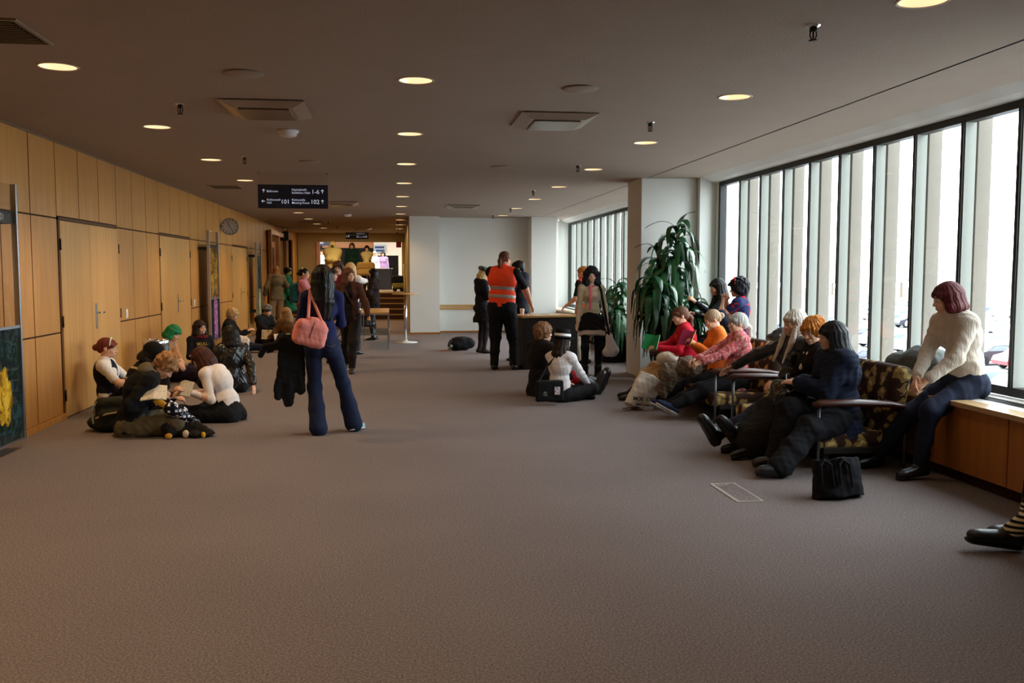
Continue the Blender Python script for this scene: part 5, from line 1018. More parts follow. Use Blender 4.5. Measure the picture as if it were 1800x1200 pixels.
p.top(cloth('#e8742a'), 'sweater', inf=0.018); p.trousers(BLK); p.shoes(SHB); p.hair(hair_mat('#8a6c50', '#c4a886'), 'bun', fringe=False)
p.extra('glasses', [rc(p.hd(sg * 0.032 + 0.02 * cos(a), 0.105, 0.002 + 0.016 * sin(a)), p.hd(sg * 0.032 + 0.02 * cos(a + 0.6), 0.105, 0.002 + 0.016 * sin(a + 0.6)), 0.0022) for sg in (-1, 1) for a in np.arange(0, 6.2, 0.6)] + [rc(p.hd(sg * 0.053, 0.103, 0.006), p.hd(sg * 0.08, 0.0, 0.004), 0.002) for sg in (-1, 1)], mat('#3a1a30', 0.3), h=0.004, k=0)
p = sitter('seated woman with brown ponytail and crimson cardigan beside the tall plant', 3.62, 11.0, 80, 1.62, [W3(2.9, 10.9, 0.09), W3(2.95, 11.15, 0.09)], pel=(0, 0, 0.42), lean=0.22, head=(0.15, -0.2, 0), hands=[W3(3.20, 10.86, 0.64), W3(3.18, 11.05, 0.66)], elb=[(-0.5, -0.3, -1), (0.5, -0.3, -1)], curl=(0.8, 0.8))
p.top(cloth('#c0122c'), 'cardigan', inf=0.02); p.lapskirt(cloth('#b08a5a', var=0.3), 1.0, 'tan_skirt', drop=0.4); p.stockings(BLK); p.shoes(SHB); p.hair(hair_mat('#4a2c1e', '#7a5238'), 'pony', 0.16, 0.0)
p.extra('neck_trim', [rc(p.N + V(0.05, 0.03, 0.01), p.CH + V(0.02, 0.13, 0.03), 0.010)], cloth('#e4c8a8'), k=0)
# on the counter behind the far sofa
p = sitter('person with a black bob and black sweater eating on the window counter', 4.36, 11.9, 88, 1.62, [W3(3.95, 11.8, 0.2), W3(3.95, 12.0, 0.2)], pel=(0, 0, 0.75), lean=0.1, head=(0.1, -0.15, 0), hands=[W3(3.96, 11.75, 1.16), W3(4.0, 11.95, 1.0)], elb=[(-0.4, -0.3, -1), (0.4, -0.3, -1)], knee=[(-0.1, 1, 0.3), (0.1, 1, 0.3)], curl=(0.9, 0.6))
p.top(BLK, 'sweater', inf=0.014); p.trousers(BLK); p.shoes(SHB); p.hair(HB, 'bob', 0.19, 0.006, fringe='full'); EATER = p
p = sitter('girl with thick black hair and red headband in a navy flowered top', 4.38, 11.25, 55, 1.60, [(-0.1, 0.35, 0.70), (0.2, 0.38, 0.70)], pel=(0, 0, 0.75), lean=0.05, head=(0.2, -0.1, 0), hands=[(-0.04, 0.22, 1.20), (0.06, 0.2, 1.20)], elb=[(-0.7, 0, -1), (0.7, 0, -1)], knee=[(-0.5, 0.2, 1), (0.5, 0.2, 1)], curl=(0.9, 0.9))
p.top(pattern('cells', ['#b8202a', '#1a2450', '#1a2450'], 12, width=0.6), 'flowered_top', inf=0.016, sleeve=0.45); p.trousers(JEAND); p.shoes(SHB); p.hair(hair_mat('#07080b', '#161a24'), 'curly', vol=0.036, curl=0.012)
p.extra('headband', [rc(p.hd(0.105 * cos(a), 0.03, 0.05 + 0.115 * sin(a)), p.hd(0.105 * cos(a + 0.3), 0.03, 0.05 + 0.115 * sin(a + 0.3)), 0.010) for a in np.arange(0.2, 2.8, 0.3)], mat('#d02818', 0.6), k=0.004)
# near sofa
p = sitter('seated person with long white hair and black leather jacket on the near sofa', 3.60, 8.02, 96, 1.84, [W3(2.70, 7.62, 0.14), W3(2.76, 7.42, 0.13)], pel=(0, 0, 0.42), lean=-0.30, curve=0.25, head=(0.1, -0.1, 0), hands=[W3(3.50, 8.0, 0.56), W3(3.22, 8.62, 0.62)], elb=[(-0.5, -0.3, -1), (1, 0.2, 0)], fdir=[(0.1, 0.5, 0.9), (0.1, 0.6, 0.8)], curl=(0.5, 0.3))
p.top(LEATH, 'leather_jacket', inf=0.022, hem=0.06, rough=0.01); p.trousers(JEAND, inf=0.014); p.shoes(LEATH, SOLEB, boot=0.55, inf=0.014); hm = hair_mat('#b0aaa2', '#f2ece2', 0.35); p.hair(hm, 'long', 0.40, 0.006, fringe=True); p.extra('front_hair', [rc(p.hd(sg * 0.07, 0.03, -0.02), p.N + p.Rn @ V(sg * 0.085, 0.10, -0.03), 0.026, 0.03) for sg in (-1, 1)] + [rc(p.N + p.Rn @ V(sg * 0.085, 0.10, -0.03), p.CH + p.Rn @ V(sg * 0.08, 0.17, -0.03), 0.03, 0.010) for sg in (-1, 1)], hm, rough=0.004, rs=14)
p = sitter('seated person with teased orange-blond hair and white collar on the near sofa', 3.68, 7.70, 90, 1.66, [W3(2.95, 7.35, 0.10), W3(3.0, 7.6, 0.10)], pel=(0, 0, 0.42), lean=-0.05, head=(0.4, -0.2, 0.1), hands=[W3(3.35, 7.45, 0.58), W3(3.38, 7.8, 0.58)], elb=[(-0.5, -0.3, -1), (0.5, -0.3, -1)])
p.top(cloth('#1a1412'), 'black_jacket', inf=0.024, hem=0.1); p.extra('white_shirt', [rc(p.N + p.Rn @ V(0, 0.06, -0.03), p.CH + p.Rn @ V(0, 0.135, -0.02), 0.045, 0.022, p.Rn @ V(0, 1, 0), 0.6)], WHT, h=p.vox, k=0); p.lapskirt(cloth('#1c1a18'), 1.0, 'black_skirt', drop=0.85); p.stockings(BLK); p.shoes(LEATH, SOLEB, boot=0.4)
p.hair(hair_mat('#b8601c', '#f0a850', 0.4), 'shaggy', vol=0.016, length=0.2); p.extra('collar', [rc(p.N + p.Rn @ V(sg * 0.055, 0.03, 0.01), p.N + p.Rn @ V(sg * 0.03, 0.10, -0.06), 0.022, n=p.Rn @ V(0, 1, 0), s=0.5) for sg in (-1, 1)], WHT)
p = sitter('seated person with a black bob and navy coat, hand on a studded bag', 3.58, 7.04, 92, 1.68, [W3(2.93, 6.64, 0.10), W3(3.03, 6.94, 0.10)], pel=(0, 0, 0.42), lean=0.08, curve=0.05, head=(-0.2, -0.1, 0), hands=[W3(3.27, 7.10, 0.66), W3(3.36, 7.25, 0.66)], elb=[(-0.7, -0.2, -0.7), (0.5, -0.3, -1)], curl=(0.35, 0.35), fdir=[(0, 1, 0.02), (0, 1, 0.02)], fat=1.1)
p.top(cloth('#1a2338'), 'navy_coat', inf=0.048, hem=0.20, flare=0.04, rough=0.012); p.trousers(cloth('#15151a'), inf=0.04, flare=0.015, rough=0.01); p.shoes(LEATH, SOLEB, boot=0.5, inf=0.02); p.hair(hair_mat('#050607', '#10151c', 0.3), 'bob', 0.20, 0.010, fringe='full', back=0.01)
p.extra('watch_strap', [rc(p.WR[0] - nrm(p.WR[0] - p.EL[0]) * 0.012, p.WR[0] + nrm(p.WR[0] - p.EL[0]) * 0.006, 0.031)], WHT, k=0)
# redhead on the counter
p = sitter('redhead in a cream cable-knit sweater and jeans sitting on the window counter', 4.36, 6.55, 98, 1.72, [W3(3.95, 6.44, 0.12), W3(3.82, 6.84, 0.12)], pel=(0, 0, 0.755), lean=0.30, curve=0.15, head=(-0.3, -0.2, 0), hands=[W3(3.98, 6.42, 0.77), W3(3.95, 6.52, 0.78)], elb=[(-0.6, -0.5, -0.6), (0.6, -0.3, -0.6)], knee=[(-0.05, 1, 0.3), (0.05, 1, 0.3)], curl=(0.5, 0.5), fat=1.05, fdir=[(0, 1, -0.12), (0, 1, -0.12)])
mk = noisy('#cfc3b4', 0.95, 0.06, 20, 0.6, 90, name='cable knit', stretch=(1, 1, 0.25), bdist=0.012); p.top(mk, 'knit_sweater', inf=0.022, hem=0.10, rough=0.008, collar=0.07); p.trousers(JEAND, 'jeans', inf=0.014, rough=0.008); p.shoes(LEATH, SOLEB); p.hair(hair_mat('#380a0e', '#6c2024', 0.4), 'bob', 0.105, 0.010, fringe='full', back=-0.03)
# person mostly outside the picture, lower right corner
p = sitter('person cut by the right picture edge, black shoe and black-and-white striped sock showing', 4.10, 4.48, 86, 1.88, [W3(3.42, 4.68, 0.11), W3(3.66, 4.86, 0.11)], pel=(0, 0, 0.71), lean=0.05, head=(0, 0, 0), hands=[(-0.2, 0.3, 0.85), (0.2, 0.3, 0.85)], knee=[(-0.1, 0.6, 1), (0.1, 0.6, 1)], sex='m', fdir=[(0.15, 1, 0.12), (0, 1, 0.0)])
p.top(BLK, 'jacket', inf=0.025); p.socks(pattern('stripes', ['#d8cfae', '#1a1a1c'], 34.0, width=0.5, axis=2), 0.55, 0.010); p.trousers(cloth('#131316'), inf=0.018, t=1.62); p.shoes(SHB, SOLEB); p.hair(HB, 'short')
# ================================================================== FURNITURE
M_sofa = pattern('cells', ['#d2b878', '#9c8048', '#3a2418', '#2e1c14'], 9.0, name='brown and gold leaf fabric', width=0.62); M_arm = wood('#54200f', '#36120a', 0.4, 1.0, axis=0, coat=0.15); M_leg = mat('#6a6e74', 0.35, 0.8)
def sofa(ya, yb, label, n):
    r = empty('sofa', (3.7, (ya + yb) / 2, 0), 0, label, 'sofa', 'patterned sofas under the windows'); x0, y0 = 3.7, (ya + yb) / 2; L = (yb - ya) / 2
    part('seat_frame', M_dark, r, lambda b: (b.box((-0.36, -L + 0.06, 0.14), (0.34, L - 0.06, 0.19), 0.006), [b.box((-0.34, s_, 0.0), (-0.30, s_ + 0.03, 0.14)) for s_ in (-L + 0.1, L - 0.13)]))
    w_ = (2 * L - 0.14) / n
    for i in range(n):
        ys = -L + 0.07 + i * w_
        blob('seat_cushion', [bx((-0.06, ys + w_ / 2, 0.232), (0.36, w_ / 2 - 0.004, 0.07), None, 0.04)], M_sofa, r, h=0.02, k=0)
        R = rotm(0, 0, 0.2); blob('back_cushion', [bx((0.27, ys + w_ / 2, 0.53), (0.075, w_ / 2 - 0.004, 0.30), R, 0.05)], M_sofa, r, h=0.02, k=0)
    for s_ in (-L, L):
        sg = 1 if s_ < 0 else -1; yy = s_ + sg * 0.03
        P = [(-0.46, yy, 0.535), (-0.40, yy, 0.552), (-0.1, yy, 0.548), (0.15, yy, 0.535), (0.33, yy, 0.50)]
        a = part('armrest', M_arm, r, lambda b: b.tube(P, [0.045, 0.058, 0.060, 0.055, 0.045], 12, ((0, 0, 1), 0.5)), True)
        part('arm_post', M_leg, a, lambda b: (b.tube([(-0.42, yy, 0.0), (-0.42, yy, 0.535)], 0.014, 10), b.lathe([(0.02, 0), (0.02, 0.008)], (-0.42, yy, 0), 12)), True)
        part('arm_post', M_leg, a, lambda b: b.tube([(0.30, yy, 0.0), (0.30, yy, 0.50)], 0.014, 10), True)
sofa(6.72, 8.62, 'brown sofa with gold leaf pattern under the window, holding the three people in black', 3)
sofa(9.06, 11.45, 'brown sofa with gold leaf pattern beside the tall plant, holding the three reading women', 3)
# desk
t = empty('reception_desk', (2.50, 14.62, 0), radians(12), 'dark fronted reception desk with a thin light wooden top beside the vest man', 'desk')
part('front_panel', noisy('#1d1512', 0.55, 0.1, 5, 0.1, name='dark desk laminate'), t, lambda b: b.box((-0.47, 0.0, 0.0), (0.47, 0.03, 0.83), 0.003))
for x in (-0.47, 0.44): part('side_panel', M_dark, t, lambda b: b.box((x, 0.03, 0), (x + 0.03, 0.70, 0.83), 0.003))
part('desk_top', M_woodL, t, lambda b: b.box((-0.50, -0.02, 0.83), (0.50, 0.74, 0.86), 0.005))
def desk_pt(x, y, z):
    c, s_ = cos(radians(12)), sin(radians(12)); return (2.50 + x * c - y * s_, 14.62 + x * s_ + y * c, z)
for i, (x, y, c, lab) in enumerate([(-0.15, 0.25, '#f0eee8', 'white paper sheets by the hand of the vest man on the desk'), (-0.42, 0.3, '#e8a890', 'pinkish leaflet at the near left end of the dark desk'), (0.15, 0.4, '#e4ddd0', 'cream paper lying in the middle of the desk top')]):
    tag(part('paper_sheet', mat(c, 0.7), None, lambda b: b.obox(desk_pt(x, y, 0.863), rotm(0.3 + i), (0.10, 0.14, 0.002))), lab, 'paper', 'papers on the desk')
t = tag(blob('paper_cup', [cone((0, 0, 0), (0, 0, 0.1), 0.03, 0.04)], mat('#e8e4dc', 0.5), None, h=0.006, k=0), 'small white cup on the desk between the vest man and the hooded man', 'cup'); t.location = desk_pt(-0.33, 0.45, 0.861)
# bistro table
t = empty('bistro_table', (0.235, 20.4, 0), 0, 'tall round bistro table with a chrome column and white disc foot by the white wall', 'table')
part('table_top', M_woodL, t, lambda b: b.lathe([(0.001, 1.06), (0.28, 1.06), (0.29, 1.075), (0.285, 1.09), (0.001, 1.09)], n=40), True)
part('column', M_chrome, t, lambda b: b.lathe([(0.035, 0.03), (0.035, 1.06)], n=24), True); part('foot_plate', mat('#dcd9d4', 0.3), t, lambda b: b.lathe([(0.26, 0.0), (0.26, 0.012), (0.05, 0.035), (0.036, 0.06)], n=40), True)
# low table
t = empty('low_table', (-0.44, 18.62, 0), 0, 'slim metal framed table with a wooden top and glass shelf by the stairs', 'table')
part('table_top', M_woodL, t, lambda b: b.box((-0.27, 0, 0.72), (0.32, 2.1, 0.75), 0.004)); part('glass_shelf', glass((0.8, 0.88, 0.9), 0.2), t, lambda b: b.box((-0.26, 0.02, 0.30), (0.31, 2.0, 0.312)))
part('shelf_rail', M_steel, t, lambda b: (b.box((-0.26, 0.0, 0.29), (0.31, 0.02, 0.32)), b.box((0.30, 0.02, 0.29), (0.32, 2.08, 0.32)), b.box((-0.27, 0.0, 0.70), (0.32, 0.012, 0.72))))
for x in (-0.26, 0.30):
    for y in (0.0, 2.06): part('leg', M_steel, t, lambda b: b.box((x, y, 0), (x + 0.02, y + 0.02, 0.72)))
# litter bin
t = empty('litter_bin', (at(274, 12.75), 12.75, 0), 0, 'tall black cylindrical litter bin with a chrome rim beside the green hair', 'bin')
part('bin_body', mat('#0e0f12', 0.3), t, lambda b: b.lathe([(0.155, 0.0), (0.165, 0.02), (0.165, 0.59), (0.16, 0.6)], n=40), True)
part('chrome_rim', M_chrome, t, lambda b: b.lathe([(0.166, 0.59), (0.168, 0.60), (0.168, 0.655), (0.160, 0.67), (0.12, 0.672), (0.115, 0.66), (0.115, 0.60)], n=40, close=False), True)
# floor socket cover
t = tag(part('floor_socket_cover', M_carpet, None, lambda b: b.box((-0.086, -0.262, 0.0), (0.086, 0.262, 0.003))), 'rectangular floor socket cover with a pale metal outline set in the carpet', 'floor cover'); t.location = (2.409, 6.217, 0); t.rotation_euler = (0, 0, radians(0.3))
mw = mat('#cfc9c0', 0.4); HW_, HL_ = 0.086, 0.262
part('metal_outline', mw, t, lambda b: (b.box((-HW_ - 0.008, -HL_ - 0.008, 0), (HW_ + 0.008, -HL_, 0.005)), b.box((-HW_ - 0.008, HL_, 0), (HW_ + 0.008, HL_ + 0.008, 0.005)), b.box((-HW_ - 0.010, -HL_, 0), (-HW_ - 0.002, HL_, 0.005)), b.box((-HW_ + 0.006, -HL_, 0), (-HW_ + 0.012, HL_, 0.005)), b.box((HW_, -HL_, 0), (HW_ + 0.008, HL_, 0.005)), b.box((-0.05, HL_ - 0.055, 0), (0.02, HL_ - 0.05, 0.0055)), b.box((-0.05, HL_ - 0.055, 0), (-0.045, HL_, 0.0055)), b.box((0.015, HL_ - 0.055, 0), (0.02, HL_, 0.0055))))
# ---- plants
def leafgeo(b, o, az, L, wd, up0, droop, rn):
    n = 9; pos = np.array(o, float); th = up0; h = V(cos(az), sin(az), 0); sd = V(-sin(az), cos(az), 0); tw = rn.uniform(-0.5, 0.5); rows = []
    for i in range(n + 1):
        t_ = i / n; w_ = wd * (sin(pi * min(1, t_ * 0.92 + 0.08)) ** 0.7) * (1 if t_ < 0.99 else 0.1) + 0.002
        d = h * cos(th) + V(0, 0, 1) * sin(th); nn = nrm(np.cross(sd, d)); s2 = nrm(sd * cos(tw * t_) + nn * sin(tw * t_))
        rows.append((pos - s2 * w_ + nn * 0.008, pos + 0 * nn, pos + s2 * w_ + nn * 0.008)); pos = pos + d * (L / n); th -= droop / n * (1.5 if t_ < 0.5 else 0.8)
        th = max(th, -1.5)
    k = [p for r_ in rows for p in r_]; b.add(k, [(3 * i + j, 3 * i + j + 1, 3 * i + 4 + j, 3 * i + 3 + j) for i in range(n) for j in (0, 1)])
def plant(x, y, hgt, stems, label, nl, seed, spread=0.3):
    rn = random.Random(seed); t = empty('potted_plant', (x, y, 0), 0, label, 'potted plant')
    part('pot', mat('#15171c', 0.35), t, lambda b: b.lathe([(0.001, 0.0), (0.20, 0.0), (0.215, 0.02), (0.25, 0.42), (0.262, 0.44), (0.262, 0.47), (0.24, 0.47), (0.235, 0.40), (0.001, 0.40)], n=36), True)
    part('soil', noisy('#2a1d14', 0.95), t, lambda b: b.lathe([(0.001, 0.405), (0.236, 0.405)], n=30, close=False))
    tops = []; mb = MB(); mf = MB()
    for i in range(stems):
        a = 2 * pi * i / stems + 0.5; hh = hgt * (1 - 0.17 * i); bx_, by_ = 0.07 * cos(a), 0.07 * sin(a); tx, ty = spread * 0.55 * cos(a) * (0.4 + i * .3), spread * 0.55 * sin(a) * (0.4 + i * .3)
        P = [(bx_ + (tx - bx_) * q, by_ + (ty - by_) * q, 0.38 + (hh - 0.38) * q) for q in (0, 0.3, 0.6, 1)]; mb.tube(P, [0.028, 0.024, 0.02, 0.012], 8); tops.append((P, hh))
        for j in range(nl):
            q = 0.22 + 0.78 * (j + rn.random()) / nl; px_, py_, pz_ = (np.array(P[0]) * (1 - q) + np.array(P[3]) * q); az = j * 2.4 + rn.uniform(-.4, .4)
            leafgeo(mf, (px_, py_, pz_), az, rn.uniform(0.48, 0.74) * (0.75 if q > 0.93 else 1), rn.uniform(0.034, 0.052), rn.uniform(0.5, 1.1) if q < 0.95 else rn.uniform(0.8, 1.45), rn.uniform(2.3, 3.4) if q < 0.95 else rn.uniform(1.2, 2.6), rn)
    mb.build('stem', mat('#6a5238', 0.8), t, True)
    m, n, l, b = newmat('glossy leaf'); tc = n.new('ShaderNodeTexNoise'); tc.inputs['Scale'].default_value = 6; r = ramp(n, [(0.3, '#163a20'), (0.7, '#2a5a32')]); l.new(tc.outputs['Fac'], r.inputs[0]); l.new(r.outputs[0], b.inputs['Base Color']); b.inputs['Roughness'].default_value = 0.25; b.inputs['Specular IOR Level'].default_value = 0.6
    mf.build('foliage', m, t, 'x', fix=False)
plant(3.84, 12.55, 2.2, 4, 'tall potted dracaena with long drooping glossy leaves in a black pot by the pillar', 80, 4, 0.62)
plant(3.78, 15.6, 1.35, 3, 'smaller potted leafy plant half hidden behind the white pillar', 40, 9, 0.3)
# ================================================================== BAGS, BOOKS, THINGS PEOPLE HOLD
def item(name, label, cat, pcs, m, h=0.008, group=None, **kw):
    o = mesh_from(name, [solid(pcs, h, **kw)], m, None); return tag(o, label, cat, group)
def loop(P, r): return [rc(P[i], P[i + 1], r) for i in range(len(P) - 1)]
def box_at(c, yaw, half, rd=0.03, tilt=0.0): return bx(c, half, rotm(yaw, tilt), rd)
def sub(o, name, pcs, m, h=0.006, **kw):
    k = kw.pop('k', 0.004); c = mesh_from(name, [solid(pcs, h, k=k, **kw)], m, o); return c
# pink shoulder bag of the main woman
W = WOMAN.world; c = V(atY(546, 583, 8.80)); R = rotm(0.25, 0, 0.28)
o = item('shoulder_bag', 'salmon pink shoulder bag hanging behind the hip of the navy-topped woman', 'bag', [bx(c + R @ V(0, 0, -0.02), (0.155, 0.085, 0.12), R, 0.06), bx(c + R @ V(0.02, 0, 0.07), (0.09, 0.05, 0.07), R, 0.045)], cloth('#e08a80', var=0.06), k=0.04, rough=0.007, rs=6)
sub(o, 'zip', [rc(c + R @ V(0.0, -0.082, 0.10), c + R @ V(-0.012, -0.094, -0.06), 0.005)], mat('#3a2420', 0.5))
sh = W(WOMAN.SH[0] * 0.75 + WOMAN.N * 0.25) + V(0, 0, 0.062)
sub(o, 'strap', loop([c + R @ V(-0.06, -0.03, 0.12), sh + V(0.0, -0.10, -0.08), sh + V(0, -0.02, 0.0), sh + V(0.01, 0.09, -0.08)], 0.014) + loop([c + R @ V(0.07, -0.03, 0.12), sh + V(0.03, -0.10, -0.09), sh + V(0.02, -0.02, 0.002)], 0.014), cloth('#e08a80', var=0.06), k=0.01)
# coat over the arm
h0 = W(WOMAN.WR[0]); a = h0 + V(0, -0.03, 0.02)
o = item('black_coat', 'black coat folded over the left forearm of the navy-topped woman', 'coat', [rc(a + V(-0.10, -0.02, 0.05), a + V(0.06, 0.0, 0.02), 0.055), rc(a + V(-0.08, -0.04, 0.0), a + V(-0.16, -0.06, -0.50), 0.055, 0.035, V(0, 1, 0), 0.6), rc(a + V(-0.02, -0.03, 0), a + V(-0.06, -0.05, -0.56), 0.06, 0.055, V(0, 1, 0), 0.5), rc(a + V(0.05, -0.03, 0), a + V(0.06, -0.04, -0.44), 0.05, 0.05, V(0, 1, 0), 0.5), rc(a + V(-0.1, -0.02, 0.04), a + V(-0.24, -0.04, -0.06), 0.05, 0.03), rc(a + V(0.02, 0, 0.02), a + V(0.10, 0.02, 0.14), 0.05, 0.04)], cloth('#16171a'), k=0.04, rough=0.014, rs=5)
sub(o, 'sleeve', [rc(a + V(-0.08, -0.03, 0.02), a + V(-0.27, -0.06, -0.02), 0.035, 0.028), rc(a + V(-0.27, -0.06, -0.02), a + V(-0.31, -0.06, -0.10), 0.03, 0.028)], cloth('#121316'), k=0.02)
# books and magazines held
def book(name, label, c, yaw, tilt, w_, h_, cover, page, open_=0.5, group=None, roll=0.0):
    """open book: spine vertical, pages toward the reader"""
    R = rotm(yaw, tilt, roll); r = empty(name, tuple(c), 0, label, 'book', group)
    for sg in (-1, 1):
        R2 = R @ rotm(sg * open_); x = V(sg * w_ / 2, 0, 0); b = MB(); b.obox(R2 @ (x + V(0, 0.004, 0)), R2, (w_ / 2, 0.002, h_ / 2)); b.build('cover', cover, r)
        b = MB(); b.obox(R2 @ (x * 0.97 + V(0, -0.001, 0)), R2, (w_ / 2 * 0.96, 0.0035, h_ / 2 * 0.96)); b.build('pages', page, r)
    return r
MANGA = pattern('cells', ['#c8bc9c', '#e4dac2', '#f0e8d4', '#3a3630'], 34, width=0.75, name='comic page'); PAGE = mat('#e8dfc8', 0.7)
c = V(atY(270, 688, 9.0)); book('open_comic', 'open black-and-white comic held by the blond hooded reader', c, radians(8), -0.75, 0.12, 0.17, mat('#d8ceb4', 0.6), MANGA, 0.2)
c = V(atY(321, 681, 9.74)); book('open_comic', 'small open comic in the hands of the woman in the white shirt', c, radians(-28), -0.5, 0.10, 0.17, mat('#b89a6a', 0.6), MANGA, 0.5)
c = V(atY(470, 588, 19.9)); book('comic_cover', 'comic with a pale drawn cover held by the beanie wearer', c, radians(165), 0.2, 0.12, 0.20, MANGA, PAGE, 0.3)
c = V(3.15, 10.93, 0.70); book('green_book', 'green paperback read by the woman in the crimson cardigan', c, radians(125), 0.35, 0.13, 0.19, mat('#1f9a5a', 0.5), PAGE, 0.45)
c = V(3.37, 10.20, 0.80); book('magenta_book', 'magenta and yellow paperback read by the woman in orange', c, radians(115), 0.5, 0.12, 0.19, mat('#a8285c', 0.5), mat('#e8d23c', 0.6), 0.5)
tag(part('sheet', mat('#e8e0d8', 0.7), None, lambda b: b.obox(atY(497, 598, 18.9), rotm(0.3, 0.9), (0.16, 0.16, 0.003))), 'white paper sheet propped before the brown fur coat on the floor', 'paper')
# floor bags on the left
x = at(192, 9.45); o = item('backpack', 'black and olive backpack standing against the veneer wall beside the hooded reader', 'backpack', [box_at((x, 9.45, 0.17), 0.3, (0.15, 0.10, 0.165), 0.07), box_at((x + 0.02, 9.36, 0.12), 0.3, (0.12, 0.06, 0.10), 0.05), el((x - 0.07, 9.5, 0.08), (0.18, 0.14, 0.08))], noisy('#1c2018', 0.7, 0.2, 8, 0.2, 120), k=0.03, rough=0.008)
sub(o, 'pocket_trim', loop([V(x - 0.10, 9.30, 0.15), V(x, 9.285, 0.19), V(x + 0.10, 9.33, 0.2)], 0.011), cloth('#a8946c')); sub(o, 'strap', loop([V(x - 0.11, 9.36, 0.30), V(x - 0.15, 9.33, 0.22), V(x - 0.13, 9.3, 0.1)], 0.009), cloth('#8a9090'))
c = V(atY(304, 722, 9.25)); M_chk = pattern('cells', ['#e8eaf4', '#10121a', '#10121a'], 26, 0.18, width=0.5); M_chk = pattern('plaid', ['#12131c', '#e8eaf6', '#12131c'], 16, 0.15, width=0.35)
o = item('carrier_bag', 'shiny black and white printed plastic bag leaning on the knees of the reader', 'bag', [rc(V(atY(282, 706, 9.0)), V(atY(318, 722, 9.0)), 0.055, 0.06, V(0.3, -1, 0.6), 0.5), rc(V(atY(300, 718, 8.95)), V(atY(346, 742, 9.1)), 0.06, 0.035)], M_chk, k=0.03, rough=0.012, rs=7)
sub(o, 'bag_mouth', [rc(V(atY(276, 704, 8.98)), V(atY(290, 712, 8.94)), 0.035, 0.03, V(0, -1, 0.3), 0.5)], mat('#b8902a', 0.3), rough=0.006)
x0, x1 = at(290, 8.95), at(365, 9.05); o = item('dark_satchel', 'slumped dark satchel with small yellow patches on the carpet before the reader', 'bag', [rc((x0, 8.98, 0.07), ((x0 + x1) / 2, 9.1, 0.09), 0.07, 0.075), rc(((x0 + x1) / 2, 9.1, 0.09), (x1, 9.0, 0.045), 0.07, 0.035), el((x1 - 0.1, 9.0, 0.03), (0.16, 0.10, 0.03))], cloth('#191614'), k=0.04, rough=0.014, rs=6)
sub(o, 'yellow_patch', [el((x1 - 0.03, 8.90, 0.035), (0.02, 0.012, 0.03))], mat('#e0b420', 0.6)); sub(o, 'toy_charm', [el((x0 + 0.02, 8.90, 0.03), (0.035, 0.022, 0.028))], mat('#d8952c', 0.6)); sub(o, 'cream_charm', [el((x0 + 0.17, 8.93, 0.04), (0.03, 0.022, 0.04))], mat('#d4c0a4', 0.6))
c = V(atY(424, 605, 17.8)); o = item('plastic_bag', 'crumpled white and red plastic bag beside the youth in jeans', 'bag', [bx(c + V(0, 0, 0), (0.14, 0.09, 0.16), rotm(0.3, 0, 0.15), 0.08)], cloth('#ded6cc', var=0.04), h=0.012, k=0, rough=0.02, rs=5); sub(o, 'red_print', [bx(c + V(-0.13, -0.05, 0.08), (0.03, 0.05, 0.04), rotm(0.3), 0.02)], cloth('#d83a50'))
o = item('backpack', 'black backpack lying on the carpet left of the girl in the tartan beret', 'backpack', [el((1.33, 18.3, 0.14), (0.27, 0.16, 0.14)), el((1.22, 18.25, 0.10), (0.18, 0.15, 0.10))], BLK, h=0.014, k=0.03, rough=0.012); sub(o, 'strap', loop([V(1.12, 18.14, 0.22), V(1.06, 18.1, 0.14), V(1.10, 18.08, 0.04)], 0.014), cloth('#3a3c40'))
sub(o, 'bottle_pocket', [rc((1.06, 18.12, 0.05), (1.10, 18.1, 0.10), 0.03)], mat('#9aa890', 0.4))
tag(part('leaflet', mat('#c8503c', 0.6), None, lambda b: b.obox((0.98, 18.2, 0.004), rotm(0.4), (0.09, 0.05, 0.003))), 'small red leaflet on the carpet left of the black backpack', 'leaflet')
# hat girl's messenger bag and the white bag behind
G = HATG; c = V(atY(966, 688, 10.62)); R = rotm(0.05); o = item('messenger_bag', 'black messenger bag with badge prints resting behind the girl in the hat', 'bag', [bx((c[0], c[1], 0.17), (0.165, 0.045, 0.125), R, 0.025)], cloth('#141416'), k=0, rough=0.004)
sub(o, 'photo_patch', [bx((c[0] + 0.085, c[1] - 0.047, 0.175), (0.036, 0.004, 0.05), R, 0.003)], pattern('blotch', ['#c8d0dc', '#7a8494', '#b84c48', '#e8e8ec'], 30), k=0); sub(o, 'badge_print', [el((c[0] - 0.06, c[1] - 0.046, 0.14), (0.03, 0.006, 0.035))], pattern('blotch', ['#1a1a1c', '#9a9a98', '#2a2a2c'], 40), k=0)
n1 = G.world(G.N + V(0.04, 0.03, 0.05)); sub(o, 'strap', loop([V(c[0] - 0.14, c[1] - 0.01, 0.26), G.world(G.CH + G.Rn @ V(-0.10, -0.14, 0.0)), n1 + V(-0.01, -0.05, 0.03), n1 + V(0.05, 0.06, -0.02)], 0.014), cloth('#141416'))
c = V(atY(1008, 650, 12.25)); o = item('plastic_bag', 'puffy white and red plastic bag behind the stretched red trousers', 'bag', [el((c[0], c[1], c[2] - 0.02), (0.14, 0.12, 0.12)), el((c[0] - 0.1, c[1], c[2] - 0.05), (0.12, 0.1, 0.10)), rc((c[0], c[1], 0.06), (c[0], c[1], c[2]), 0.1)], cloth('#e6e4e4', var=0.04), k=0.03, rough=0.018, rs=6); sub(o, 'red_print', [el((c[0] - 0.17, c[1] - 0.06, c[2]), (0.05, 0.05, 0.05))], cloth('#d02030'))
